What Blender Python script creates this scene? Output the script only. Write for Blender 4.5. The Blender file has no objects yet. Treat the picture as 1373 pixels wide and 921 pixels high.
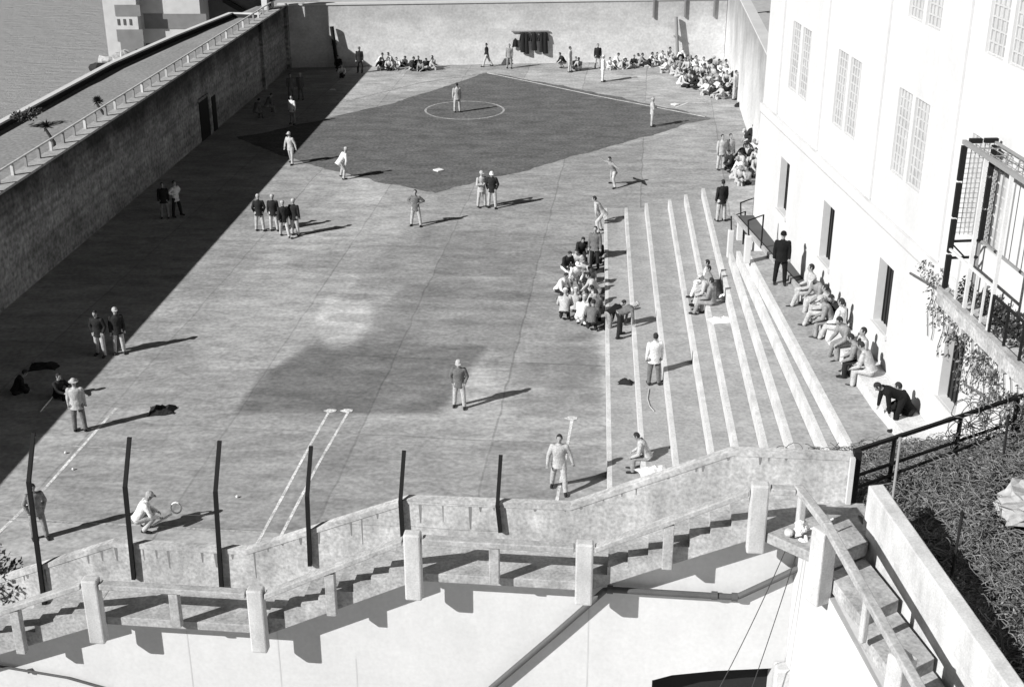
import bpy, bmesh, math, random
import numpy as np
from mathutils import Vector, Matrix, noise
random.seed(7)
R=math.radians
scene=bpy.context.scene
COL=scene.collection
V=Vector
# ------------------------------------------------------------------ camera
H=19.5; FOC=1740.0; TH=R(23.3); CT,ST=math.cos(TH),math.sin(TH)
cam=bpy.data.cameras.new('camera'); co=bpy.data.objects.new('camera',cam); COL.objects.link(co)
co.location=(0,0,H); co.rotation_euler=(R(90)-TH,0,0)
cam.sensor_width=36; cam.lens=36*FOC/1373; cam.clip_end=20000; cam.clip_start=.1
scene.camera=co
# survey helpers: site points measured on known level planes
def ray(u,v):
    x=(u-686.5)/FOC; y=(460.5-v)/FOC
    return V((x,CT+y*ST,-ST+y*CT))
def Z(u,v,z=0.0):
    d=ray(u,v); t=(H-z)/-d.z
    return V((d.x*t,d.y*t,z))
# ------------------------------------------------------------------ light
SUNAZ=V((.84,.54,0)).normalized(); EL=R(32)
sd=V((SUNAZ.x*math.cos(EL),SUNAZ.y*math.cos(EL),-math.sin(EL)))
sl=bpy.data.lights.new('sun','SUN'); sl.energy=5; sl.angle=R(.5); sl.color=(1,.995,.985)
so=bpy.data.objects.new('sun',sl); COL.objects.link(so); so.rotation_euler=sd.to_track_quat('-Z','Y').to_euler()
w=bpy.data.worlds.new('World'); scene.world=w; w.use_nodes=True
nt=w.node_tree; bg=nt.nodes['Background']; sky=nt.nodes.new('ShaderNodeTexSky'); sky.sky_type='NISHITA'; sky.sun_disc=False
sky.air_density=.22; sky.dust_density=.1; sky.sun_elevation=EL; sky.sun_rotation=math.atan2(-SUNAZ.x,-SUNAZ.y)
bw=nt.nodes.new('ShaderNodeRGBToBW'); nt.links.new(sky.outputs[0],bw.inputs[0]); nt.links.new(bw.outputs[0],bg.inputs[0])
bg.inputs[1].default_value=.05
scene.cycles.diffuse_bounces=2
scene.view_settings.view_transform='Standard'; scene.view_settings.look='None'; scene.view_settings.exposure=.42; scene.view_settings.gamma=1
# ------------------------------------------------------------------ materials
MATS={}
def mat(name,base,var=.15,scale=1.0,stretch=(1,1,1),rough=.9,bump=0,fine=.08,finescale=25,rot=0,attr=None,extra=None,spec=.2,mid=0):
    """monochrome procedural material: base tone * (large blotches + fine grain)"""
    if name in MATS: return MATS[name]
    m=bpy.data.materials.new(name); m.use_nodes=True; t=m.node_tree; N=t.nodes; L=t.links
    p=N['Principled BSDF']; p.inputs['Roughness'].default_value=rough; p.inputs['Specular IOR Level'].default_value=spec
    tc=N.new('ShaderNodeTexCoord'); mp=N.new('ShaderNodeMapping'); mp.inputs['Scale'].default_value=stretch; mp.inputs['Rotation'].default_value=(0,0,rot)
    geo=N.new('ShaderNodeNewGeometry'); L.new(geo.outputs['Position'],mp.inputs[0])
    def mathn(op,a,b=None,c=None):
        n=N.new('ShaderNodeMath'); n.operation=op
        for i,x in enumerate((a,b,c)):
            if x is None: continue
            if isinstance(x,(int,float)): n.inputs[i].default_value=x
            else: L.new(x,n.inputs[i])
        return n.outputs[0]
    n1=N.new('ShaderNodeTexNoise'); n1.inputs['Scale'].default_value=scale; n1.inputs['Detail'].default_value=8; n1.inputs['Roughness'].default_value=.62; L.new(mp.outputs[0],n1.inputs[0])
    n2=N.new('ShaderNodeTexNoise'); n2.inputs['Scale'].default_value=finescale; n2.inputs['Detail'].default_value=3; L.new(geo.outputs['Position'],n2.inputs[0])
    v=mathn('MULTIPLY_ADD',mathn('SUBTRACT',n1.outputs[0],.5),var*4,1.0)
    v2=mathn('MULTIPLY_ADD',mathn('SUBTRACT',n2.outputs[0],.5),fine*4,1.0)
    v=mathn('MULTIPLY',v,v2)
    if mid:
        m3=N.new('ShaderNodeMapping'); m3.inputs['Scale'].default_value=(.55,1.2,1); m3.inputs['Rotation'].default_value=(0,0,rot); L.new(geo.outputs['Position'],m3.inputs[0])
        n3=N.new('ShaderNodeTexNoise'); n3.inputs['Scale'].default_value=1.5; n3.inputs['Detail'].default_value=7; n3.inputs['Roughness'].default_value=.7; n3.inputs['Distortion'].default_value=.6; L.new(m3.outputs[0],n3.inputs[0])
        v=mathn('MULTIPLY',v,mathn('MULTIPLY_ADD',mathn('SUBTRACT',n3.outputs[0],.5),mid*4,1.0))
    if extra:
        e=extra(N,L,mathn,geo)
        v=mathn('MULTIPLY',v,e)
    if attr:
        a=N.new('ShaderNodeAttribute'); a.attribute_name=attr; v=mathn('MULTIPLY',v,a.outputs['Fac'])
    v=mathn('MAXIMUM',mathn('MULTIPLY',v,base),.004)
    v=mathn('MINIMUM',v,.85)
    cb=N.new('ShaderNodeCombineColor')
    for i in range(3): L.new(v,cb.inputs[i])
    L.new(cb.outputs[0],p.inputs['Base Color'])
    if bump:
        b=N.new('ShaderNodeBump'); b.inputs['Strength'].default_value=bump; b.inputs['Distance'].default_value=.03
        L.new(mathn('ADD',n1.outputs[0],mathn('MULTIPLY',n2.outputs[0],.4)),b.inputs['Height']); L.new(b.outputs[0],p.inputs['Normal'])
    MATS[name]=m; return m
def joints(size,line,dark,rot):
    def f(N,L,mathn,geo):
        mp=N.new('ShaderNodeMapping'); mp.inputs['Rotation'].default_value=(0,0,rot); L.new(geo.outputs['Position'],mp.inputs[0])
        nz=N.new('ShaderNodeTexNoise'); nz.inputs['Scale'].default_value=.6; L.new(geo.outputs['Position'],nz.inputs[0])
        ad=N.new('ShaderNodeVectorMath'); ad.operation='MULTIPLY_ADD'; L.new(nz.outputs['Color'],ad.inputs[0]); ad.inputs[1].default_value=(.25,.25,0); L.new(mp.outputs[0],ad.inputs[2])
        b=N.new('ShaderNodeTexBrick'); b.offset=0; b.inputs['Scale'].default_value=1; b.inputs['Brick Width'].default_value=size[0]; b.inputs['Row Height'].default_value=size[1]
        b.inputs['Mortar Size'].default_value=line; b.inputs['Mortar Smooth'].default_value=.6
        b.inputs['Color1'].default_value=(1,1,1,1); b.inputs['Color2'].default_value=(.80,.80,.80,1); b.inputs['Mortar'].default_value=(dark,dark,dark,1)
        L.new(ad.outputs[0],b.inputs[0]); return b.outputs[0]
    return f
def boards(scale,depth,drip_z=None,drip_h=1.0,drip=.5):
    """horizontal board marks of the formwork, plus an old dark stain running down from the coping"""
    def f(N,L,mathn,geo):
        sx=N.new('ShaderNodeSeparateXYZ'); L.new(geo.outputs['Position'],sx.inputs[0])
        mp=N.new('ShaderNodeMapping'); mp.inputs['Scale'].default_value=(.35,.12,scale); L.new(geo.outputs['Position'],mp.inputs[0])
        n=N.new('ShaderNodeTexNoise'); n.inputs['Scale'].default_value=1; n.inputs['Detail'].default_value=5; L.new(mp.outputs[0],n.inputs[0])
        o=mathn('MULTIPLY_ADD',mathn('SUBTRACT',n.outputs[0],.5),depth*4,1.0)
        if drip_z is not None:
            m2=N.new('ShaderNodeMapping'); m2.inputs['Scale'].default_value=(.45,.45,.4); L.new(geo.outputs['Position'],m2.inputs[0])
            n2=N.new('ShaderNodeTexNoise'); n2.inputs['Scale'].default_value=.8; n2.inputs['Detail'].default_value=6; L.new(m2.outputs[0],n2.inputs[0])
            h=mathn('DIVIDE',mathn('SUBTRACT',drip_z,sx.outputs[2]),drip_h)
            k=mathn('ADD',h,mathn('MULTIPLY',mathn('SUBTRACT',n2.outputs[0],.5),2.6))
            mr=N.new('ShaderNodeMapRange'); L.new(k,mr.inputs[0]); mr.inputs[1].default_value=.2; mr.inputs[2].default_value=1.7; mr.inputs[3].default_value=drip; mr.inputs[4].default_value=1
            o=mathn('MULTIPLY',o,mr.outputs[0])
        return o
    return f
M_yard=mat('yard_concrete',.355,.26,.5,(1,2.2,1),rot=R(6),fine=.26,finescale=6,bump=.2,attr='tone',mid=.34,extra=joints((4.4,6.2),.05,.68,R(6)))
M_inf=mat('infield_asphalt',.13,.32,.5,(1,2,1),fine=.42,finescale=6,bump=.2,mid=.3)
M_step=mat('step_concrete',.33,.16,1.2,fine=.22,mid=.2,finescale=10,bump=.15)
M_terr=mat('terrace_concrete',.32,.2,.9,fine=.25,mid=.2,finescale=10,bump=.15)
M_glz=None
M_white=mat('white_paint',.58,.1,.5,(1,1,.25),fine=.05,finescale=12,rough=.8,mid=.05,bump=.15)
M_lwhite=mat('white_building_paint',.58,.07,.5,(1,1,.25),fine=.04,finescale=9,rough=.8,mid=.045,bump=.15)
M_trim=mat('step_nosing',.56,.2,1.5,fine=.2,mid=.16)  # paler than the treads: sunlit riser brightness put into the tone
M_chalk=mat('chalk_line',.6,.5,1.6,fine=.5,finescale=14)
M_chalk2=mat('faint_chalk_line',.36,.5,1.6,fine=.5,finescale=10)
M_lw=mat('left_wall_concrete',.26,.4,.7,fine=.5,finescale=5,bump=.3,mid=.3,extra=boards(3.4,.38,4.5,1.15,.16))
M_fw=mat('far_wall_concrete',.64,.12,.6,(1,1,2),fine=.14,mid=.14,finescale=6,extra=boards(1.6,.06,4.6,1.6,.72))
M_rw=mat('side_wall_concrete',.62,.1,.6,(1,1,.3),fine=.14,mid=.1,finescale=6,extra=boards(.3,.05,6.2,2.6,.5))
M_near=mat('stair_wall_concrete',.43,.42,1.6,(1,1,.35),fine=.3,mid=.2,finescale=14,bump=.35)
M_near2=mat('stair_concrete',.36,.4,1.8,fine=.3,finescale=16,bump=.3)
M_rail=mat('rail_concrete',.36,.3,3,fine=.25,finescale=20,bump=.3)
M_post=mat('post_concrete',.50,.3,2,(1,1,.4),fine=.14,finescale=30,bump=.3)
M_iron=mat('black_iron',.012,.1,3,rough=.7)
M_pipe=mat('pipe_paint',.09,.15,3,rough=.6)
M_sea=None
M_dark=mat('dark_recess',.02,.1,2)
M_slot=mat('window_slot',.03,.2,2)
M_road=mat('road_gravel',.26,.15,.25,fine=.3,finescale=4)
M_kerb=mat('kerb_white',.6,.08,2)
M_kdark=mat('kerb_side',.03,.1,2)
M_earth=mat('hill_earth',.085,.25,1.5,fine=.3,finescale=9,bump=.6)
M_twig=mat('dry_twig',.23,.25,5)
M_twigd=mat('dark_twig',.12,.25,5)
M_leafd=mat('leaf_dark',.05,.3,4)
M_leafm=mat('leaf_mid',.12,.3,4)
M_leafl=mat('leaf_pale',.26,.3,4)
M_rock=mat('pale_rock',.36,.3,3,fine=.2,finescale=9,bump=.8)
M_pane=mat('pale_pane',.44,.3,1.5,fine=.12,finescale=4)
M_bar=mat('pane_bar',.5,.03,1)
M_steelw=mat('white_steel',.6,.1,3)
M_steelg=mat('grey_steel',.25,.1,3)
M_lb=mat('band_light',.5,.07,.3,fine=.08,finescale=1.5)
M_db=mat('band_dark',.2,.12,.3,fine=.1,finescale=1.5)
M_db2=mat('shade_and_dark_parts',.09,.12,.3,fine=.1,finescale=1.5)  # shed side's shade put into a dark tone, shared by other dark parts
M_cloth=mat('white_cloth',.75,.05,5)
M_rope=mat('rope',.45,.1,9)
M_cable=mat('cable',.05,.1,9)
M_bag=mat('dark_cloth',.02,.2,5)
M_slope=mat('island_slope',.3,.2,.1,fine=.1,finescale=1)
M_grav=mat('rough_ground',.42,.1,.2,fine=.15,finescale=2)
# people tones
PT={'white':.68,'pale':.42,'mid':.24,'grey':.14,'dark':.022,'black':.010}
PM={k:mat('wool_'+k,v,.3,7,fine=.25,finescale=30,bump=1.0) for k,v in PT.items()}
M_skin=mat('skin',.30,.05,5); M_shoe=mat('shoe_leather',.025,.05,5); M_hair=mat('hair_dark',.03,.1,9)
# sea
m=bpy.data.materials.new('sea_water'); m.use_nodes=True; t=m.node_tree; p=t.nodes['Principled BSDF']
p.inputs['Base Color'].default_value=(.36,.36,.36,1); p.inputs['Roughness'].default_value=.45
g=t.nodes.new('ShaderNodeNewGeometry'); mp=t.nodes.new('ShaderNodeMapping'); mp.inputs['Scale'].default_value=(.12,.35,1); mp.inputs['Rotation'].default_value=(0,0,R(-12)); t.links.new(g.outputs['Position'],mp.inputs[0])
n=t.nodes.new('ShaderNodeTexNoise'); n.inputs['Scale'].default_value=1.6; n.inputs['Detail'].default_value=9; n.inputs['Roughness'].default_value=.7; t.links.new(mp.outputs[0],n.inputs[0])
b=t.nodes.new('ShaderNodeBump'); b.inputs['Strength'].default_value=.7; b.inputs['Distance'].default_value=1.0; t.links.new(n.outputs[0],b.inputs['Height']); t.links.new(b.outputs[0],p.inputs['Normal'])
M_sea=m
# ------------------------------------------------------------------ object helpers
def link(name,me,m=None,parent=None):
    o=bpy.data.objects.new(name,me); COL.objects.link(o)
    if m is not None and me is not None:
        for x in (m if isinstance(m,(list,tuple)) else [m]): me.materials.append(x)
    if parent: o.parent=parent
    return o
def tag(o,label=None,cat=None,group=None,kind=None):
    if label: o['label']=label
    if cat: o['category']=cat
    if group: o['group']=group
    if kind: o['kind']=kind
    return o
def thing(name,label,cat,loc=(0,0,0),group=None):
    o=bpy.data.objects.new(name,None); COL.objects.link(o); o.location=loc; o.empty_display_size=.3
    return tag(o,label,cat,group)
class MB:
    def __init__(s): s.bm=bmesh.new()
    def poly(s,pts,mi=0):
        f=s.bm.faces.new([s.bm.verts.new(p) for p in pts]); f.material_index=mi; return f
    def hexa(s,a,b):   # bottom ring a, top ring b (lists of equal length)
        va=[s.bm.verts.new(p) for p in a]; vb=[s.bm.verts.new(p) for p in b]; n=len(a)
        s.bm.faces.new(va); s.bm.faces.new(vb)
        for i in range(n): s.bm.faces.new((va[i],va[(i+1)%n],vb[(i+1)%n],vb[i]))
    def box(s,fr,s0,s1,d0,d1,z0,z1):
        s.hexa([fr.p(*q,z0) for q in ((s0,d0),(s1,d0),(s1,d1),(s0,d1))],[fr.p(*q,z1) for q in ((s0,d0),(s1,d0),(s1,d1),(s0,d1))])
    def prism(s,fr,pts,d0,d1):
        s.hexa([fr.p(a,d0,z) for a,z in pts],[fr.p(a,d1,z) for a,z in pts])
    def plan(s,pts,z0,z1):
        s.hexa([V((x,y,z0)) for x,y in pts],[V((x,y,z1)) for x,y in pts])
    def beam(s,p0,p1,wd,ht=None,up=V((0,0,1))):
        p0=V(p0);p1=V(p1); ht=ht or wd; d=(p1-p0).normalized()
        x=d.cross(up)
        if x.length<1e-3: x=V((1,0,0))
        x.normalize(); y=x.cross(d).normalized()
        r=[x*a*wd/2+y*b*ht/2 for a,b in ((-1,-1),(1,-1),(1,1),(-1,1))]
        s.hexa([p0+q for q in r],[p1+q for q in r])
    def tube(s,pts,r,n=8,r2=None):
        pts=[V(p) for p in pts]; rings=[]
        for i,p in enumerate(pts):
            d=(pts[min(i+1,len(pts)-1)]-pts[max(i-1,0)]).normalized()
            x=d.cross(V((.31,.2,.93))).normalized(); y=d.cross(x)
            rr=r if r2 is None else r+(r2-r)*i/max(1,len(pts)-1)
            rings.append([s.bm.verts.new(p+(x*math.cos(6.2832*k/n)+y*math.sin(6.2832*k/n))*rr) for k in range(n)])
        for a,b in zip(rings,rings[1:]):
            for k in range(n): s.bm.faces.new((a[k],a[(k+1)%n],b[(k+1)%n],b[k]))
        if n>2: s.bm.faces.new(rings[0]); s.bm.faces.new(rings[-1])
    def ball(s,c,r,sc=(1,1,1),seg=12,rough=0,rot=None):
        mt=Matrix.Translation(V(c))@(rot.to_4x4() if rot else Matrix())@Matrix.Diagonal((*[r*q for q in sc],1))
        res=bmesh.ops.create_uvsphere(s.bm,u_segments=seg,v_segments=max(6,seg*2//3),radius=1,matrix=mt)
        if rough:
            for v in res['verts']:
                v.co+= (v.co-V(c))*rough*noise.noise(v.co*2.3/max(r,.1)*.6)
        return res['verts']
    def build(s,name,m,parent=None,bevel=0,recalc=True):
        if recalc: bmesh.ops.recalc_face_normals(s.bm,faces=s.bm.faces)
        if bevel:
            bmesh.ops.remove_doubles(s.bm,verts=s.bm.verts,dist=1e-4)
            es=[e for e in s.bm.edges if len(e.link_faces)==2 and e.calc_face_angle(0)>.5]
            bmesh.ops.bevel(s.bm,geom=es,offset=bevel,segments=2,profile=.5,affect='EDGES')
        if parent is not None and parent.location.length>0:
            bmesh.ops.translate(s.bm,verts=s.bm.verts,vec=-parent.location)
        me=bpy.data.meshes.new(name); s.bm.to_mesh(me); s.bm.free()
        return link(name,me,m,parent)
class Fr:
    def __init__(s,o,e,n): s.o=V((*o,0)); s.e=V((*e,0)).normalized(); s.n=V((*n,0)).normalized()
    def p(s,a,d,z): return s.o+s.e*a+s.n*d+V((0,0,z))
    def hit(s,u,v,d=0):
        r=ray(u,v); t=(s.o.dot(s.n)+d)/r.dot(s.n); q=r*t
        return ((q-s.o).dot(s.e),H+q.z)
a=R(5.8); NW=Fr((0,23),(math.cos(a),-math.sin(a)),(-math.sin(a),-math.cos(a)))
a=R(3.9); BW=Fr((9.4,48.5),(math.sin(a),-math.cos(a)),(-math.cos(a),-math.sin(a)))
LWe=V((3.85,49.0)).normalized(); LW=Fr((-20.55,48.4),LWe,(LWe.y,-LWe.x))
FWe=V((32.5,3.0)).normalized(); FW=Fr((-16.75,97.4),FWe,(FWe.y,-FWe.x))
RWe=V((-.087,-.996)).normalized(); RW=Fr((16.35,100.5),RWe,(RWe.y,-RWe.x))
def interp(pts,x):
    if x<=pts[0][0]: return pts[0][1]
    for (x0,y0),(x1,y1) in zip(pts,pts[1:]):
        if x<=x1: return y0+(y1-y0)*(x-x0)/(x1-x0)
    return pts[-1][1]
# ================================================================== SETTING
# sea
mb=MB(); mb.poly([(-9000,-2000,-25),(9000,-2000,-25),(9000,16000,-25),(-9000,16000,-25)]); tag(mb.build('sea',M_sea),kind='structure')
# yard ground sheet with old stains as a tone attribute
def inpoly(pts,x,y):
    c=False;j=len(pts)-1
    for i in range(len(pts)):
        xi,yi=pts[i];xj,yj=pts[j]
        if (yi>y)!=(yj>y) and x<(xj-xi)*(y-yi)/(yj-yi)+xi: c=not c
        j=i
    return c
def W2(l): return [tuple(Z(u,v)[:2]) for u,v in l]
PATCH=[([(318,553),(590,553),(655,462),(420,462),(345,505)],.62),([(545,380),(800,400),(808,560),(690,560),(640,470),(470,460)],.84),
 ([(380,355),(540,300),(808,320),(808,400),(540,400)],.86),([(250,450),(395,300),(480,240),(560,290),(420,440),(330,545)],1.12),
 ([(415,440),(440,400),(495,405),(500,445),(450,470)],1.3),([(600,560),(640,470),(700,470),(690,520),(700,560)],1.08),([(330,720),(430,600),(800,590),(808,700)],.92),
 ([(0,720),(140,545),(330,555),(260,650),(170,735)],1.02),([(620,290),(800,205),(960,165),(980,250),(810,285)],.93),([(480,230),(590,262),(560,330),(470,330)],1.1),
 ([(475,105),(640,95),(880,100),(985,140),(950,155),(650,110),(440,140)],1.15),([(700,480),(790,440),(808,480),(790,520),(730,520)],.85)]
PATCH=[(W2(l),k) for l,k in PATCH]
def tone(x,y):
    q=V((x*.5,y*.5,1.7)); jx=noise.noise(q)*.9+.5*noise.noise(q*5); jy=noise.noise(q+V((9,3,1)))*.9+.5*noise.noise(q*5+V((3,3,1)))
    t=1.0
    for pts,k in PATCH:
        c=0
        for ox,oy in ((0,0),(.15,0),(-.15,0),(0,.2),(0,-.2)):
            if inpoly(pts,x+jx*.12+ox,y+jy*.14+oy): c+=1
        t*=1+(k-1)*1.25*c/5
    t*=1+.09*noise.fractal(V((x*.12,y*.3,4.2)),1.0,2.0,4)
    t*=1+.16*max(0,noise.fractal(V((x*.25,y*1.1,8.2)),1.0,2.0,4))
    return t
nx,ny=200,400; y0,y1=19.0,101.5
bm=bmesh.new(); lay=bm.verts.layers.float.new('tone'); G=[]
for j in range(ny+1):
    row=[]; y=y0+(y1-y0)*j/ny; xl=LW.o.x+(y-48.4)*3.85/49-.35; xr=17.5
    for i in range(nx+1):
        x=xl+(xr-xl)*i/nx; v=bm.verts.new((x,y,0)); v[lay]=tone(x,y); row.append(v)
    G.append(row)
for j in range(ny):
    for i in range(nx): bm.faces.new((G[j][i],G[j][i+1],G[j+1][i+1],G[j+1][i]))
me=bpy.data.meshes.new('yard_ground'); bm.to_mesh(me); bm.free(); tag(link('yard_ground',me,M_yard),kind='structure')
# infield: dark surfaced quarter of the diamond
IA,IB,IC,ID=[Z(*q) for q in ((652,97),(951,158),(585,259),(317,184))]
def lerp(a,b,t): return a+(b-a)*t
def edge(a,b,bulge,n=120):
    o=[]; nn=(b-a).cross(V((0,0,1))).normalized()
    for i in range(n):
        t=i/n; o.append(lerp(a,b,t)+nn*(bulge*4*t*(1-t)+.3*noise.fractal(V((t*12,a.x,2)),1,2,4)))
    return o
pts=edge(IA,IB,-.4)+edge(IB,IC,-.3)+edge(IC,ID,-.9)+edge(ID,IA,1.2)
cen=(IA+IC)/2; bm=bmesh.new(); vs=[bm.verts.new((q.x,q.y,.004)) for q in pts]; bm.faces.new(vs); bmesh.ops.triangulate(bm,faces=bm.faces); bmesh.ops.recalc_face_normals(bm,faces=bm.faces)
me=bpy.data.meshes.new('infield'); bm.to_mesh(me); bm.free(); tag(link('infield_asphalt',me,M_inf),kind='structure')
# painted/chalk markings
def strip(name,pts,wd,m,z,kind='structure',closed=False,px=True):
    P=[(Z(*q) if px else V(q)) for q in pts]; mb=MB(); prev=None
    fine=[]
    for a_,b_ in zip(P,P[1:]):
        k=max(1,int((b_-a_).length/.6))
        for i in range(k): fine.append(lerp(a_,b_,i/k))
    fine.append(P[-1]); n=len(fine)
    L=[]
    for i,p_ in enumerate(fine):
        d=(fine[min(i+1,n-1)]-fine[max(i-1,0)]).normalized(); q=V((-d.y,d.x,0))
        wj=wd*(.8+.5*abs(noise.noise(p_*1.7)));
        L.append((mb.bm.verts.new((p_+q*wj/2).to_2d().to_3d()+V((0,0,z))),mb.bm.verts.new((p_-q*wj/2).to_2d().to_3d()+V((0,0,z)))))
    for a_,b_ in zip(L,L[1:]): mb.bm.faces.new((a_[0],a_[1],b_[1],b_[0]))
    o=mb.build(name,m); tag(o,kind=kind); return o
strip('baseline_paint',[(945,157),(800,129),(720,112),(652,98)],.16,M_chalk,.008)
strip('baseline_paint',[(652,98),(560,112),(440,142)],.22,M_chalk2,.0125)
circ=[]; cc=Z(623,148)
for k in range(49): circ.append((cc.x+2.55*math.cos(k*6.2832/48),cc.y+2.55*math.sin(k*6.2832/48),0))
strip('pitching_circle_paint',circ,.15,M_chalk2,.0085,px=False)
strip('batting_box_paint',[(858,136),(880,129),(912,126)],.14,M_chalk2,.009)
strip('batting_box_paint',[(905,145),(922,138),(948,138)],.14,M_chalk,.0095)
strip('batting_box_paint',[(912,126),(948,138)],.12,M_chalk2,.0102)
strip('batting_box_paint',[(858,136),(905,145)],.12,M_chalk2,.0107)
strip('court_line_paint',[(156,547),(60,655),(-10,722)],.11,M_chalk,.004)
strip('court_line_paint',[(441,552),(415,598),(343,732)],.10,M_chalk,.004)
strip('court_line_paint',[(467,552),(425,625),(368,735)],.10,M_chalk,.004)
strip('court_line_paint',[(767,562),(758,612),(746,674)],.10,M_chalk,.004)
strip('court_line_paint',[(8,697),(180,704),(352,714)],.09,M_chalk2,.0085)
strip('court_line_paint',[(80,597),(200,604)],.06,M_chalk2,.0125)
for k,(u,v) in enumerate(((443,551),(465,551),(766,561))):
    mb=MB(); c0=Z(u,v); mb.poly([(c0.x+.2*math.cos(i*.524)*(1+.25*math.sin(i*2.3)),c0.y+.15*math.sin(i*.524),.0165) for i in range(12)]); tag(mb.build('chalk_blot',M_chalk),kind='structure')
# bases
for (u,v,lb,sz) in ((588,229,'white canvas base at the near corner of the dark infield',.45),(905,141,'white home plate inside the faint batting box',.42)):
    c0=Z(u,v); f_=Fr((c0.x,c0.y),(.75,.66),(.66,-.75)); mb=MB(); mb.box(f_,-sz/2,sz/2,-sz/2,sz/2,.006,.07); tag(mb.build('base',M_cloth,bevel=.02),lb,'base')
# outer road on the seaward side, its kerb, island slope
mb=MB(); mb.poly([LW.p(-40,-.6,-2),LW.p(86,-.6,-2),V((-26.6,140,-2)),V((-30.3,116,-2)),V((-34.9,85.5,-2)),V((-43,30,-2)),V((-46,5,-2))]); tag(mb.build('seaward_road',M_road),kind='structure')
K=[Z(-60,200,-2),Z(0,175,-2),Z(150,93,-2),Z(235,55,-2),Z(311,24,-2)]; K[0]=K[1]+(K[1]-K[2])*1.6
K2=K+[Z(350,25,-2)]
def offs(P,d):
    o=[]
    for i,p_ in enumerate(P):
        dd=(P[min(i+1,len(P)-1)]-P[max(i-1,0)]).normalized(); o.append(p_+V((-dd.y,dd.x,0))*d)
    return o
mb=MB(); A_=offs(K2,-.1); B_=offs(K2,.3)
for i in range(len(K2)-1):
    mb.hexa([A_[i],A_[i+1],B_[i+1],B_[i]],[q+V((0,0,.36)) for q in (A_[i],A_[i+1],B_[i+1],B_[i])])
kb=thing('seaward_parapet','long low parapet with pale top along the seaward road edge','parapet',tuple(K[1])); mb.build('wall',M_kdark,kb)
mb=MB(); A_=offs(K2,-.13); B_=offs(K2,.36)
for i in range(len(K2)-1):
    mb.hexa([q+V((0,0,.363)) for q in (A_[i],A_[i+1],B_[i+1],B_[i])],[q+V((0,0,.5)) for q in (A_[i],A_[i+1],B_[i+1],B_[i])])
mb.build('coping',M_kerb,kb)
mb=MB(); mb.hexa([LW.p(-60,-8,-26),LW.p(90,-3,-26),V((-28,142,-26)),V((-37,100,-26)),V((-60,0,-26))],[LW.p(-60,-.7,-2.05),LW.p(90,-.7,-2.05),V((-27,140,-2.05)),V((-33.2,107,-2.05)),V((-46.5,5,-2.05))]); tag(mb.build('island_slope',M_slope),kind='structure')
# ground beyond the far wall and round the prison block
mb=MB(); mb.poly([(-16.5,98.5,-1),(60,104,-1),(60,175,-1),(-21,150,-1)]); tag(mb.build('far_ground',M_grav),kind='structure')
mb=MB(); mb.poly([(17.4,19,-.2),(60,19,-.2),(60,104.5,-.2),(17.4,102,-.2)]); tag(mb.build('side_ground',M_grav),kind='structure')
mb=MB(); mb.poly([(-26,8,-1.5),(60,8,-1.5),(60,23,-1.5),(-26,26,-1.5)]); tag(mb.build('near_ground',M_grav),kind='structure')
# ================================================================== LEFT WALL with railing
lw=thing('yard_wall','tall shaded concrete wall along the left side with railing on top','wall',tuple(LW.p(0,0,0)))
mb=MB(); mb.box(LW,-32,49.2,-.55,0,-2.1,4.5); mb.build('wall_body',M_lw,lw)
mb=MB(); mb.box(LW,-32,49.2,-.62,.10,4.503,4.6); mb.build('coping',M_rail,lw)
for s0 in (41.5,48.6): mb=MB(); mb.box(LW,s0,s0+.55,.002,.22,0,4.5); mb.build('pilaster',M_lw,lw)
dark_door=M_dark
for (u,v,u2,v2,nm) in ((268,130,281,183,'a'),(286,134,291,176,'b')):
    s0,_=LW.hit(268 if nm=='a' else 285.5,160); s1,_=LW.hit(280 if nm=='a' else 290.5,160); zt=LW.hit(u,v)[1]
    mb=MB(); mb.box(LW,s0,s1,.003,.05,0,2.35 if nm=='a' else 2.1)
    o=mb.build('door' if nm=='a' else 'drainpipe',M_dark,lw)
    if nm=='a':
        mb=MB(); mb.box(LW,s0-.15,s1+.15,.003,.09,2.36,2.52); mb.box(LW,s1+.003,s1+.15,.003,.09,0,2.357); mb.build('door_frame',M_lw,lw)
s=-20; k=0
while s<48.5:
    mb=MB(); wd=.11 if k%2 else .2; zt=5.06
    mb.box(LW,s,s+wd*.7,-.52,-.40,4.603,zt); mb.build('railing_post',M_post if k%3==0 else M_steelg,lw); s+=1.32; k+=1
mb=MB(); mb.box(LW,-32,49,-.50,-.42,5.063,5.13); mb.build('handrail',M_post,lw)
# corner guard post
cp=thing('corner_post','white post at the far left corner on top of the wall','post',tuple(LW.p(48.2,0,4.6)))
mb=MB(); mb.box(LW,46.8,47.5,-1.1,-.7,4.6,8); mb.build('shaft',M_white,cp)
mb=MB(); mb.box(LW,46.7,47.6,-1.2,-.6,4.6,4.75); mb.build('base',M_post,cp)
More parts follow.
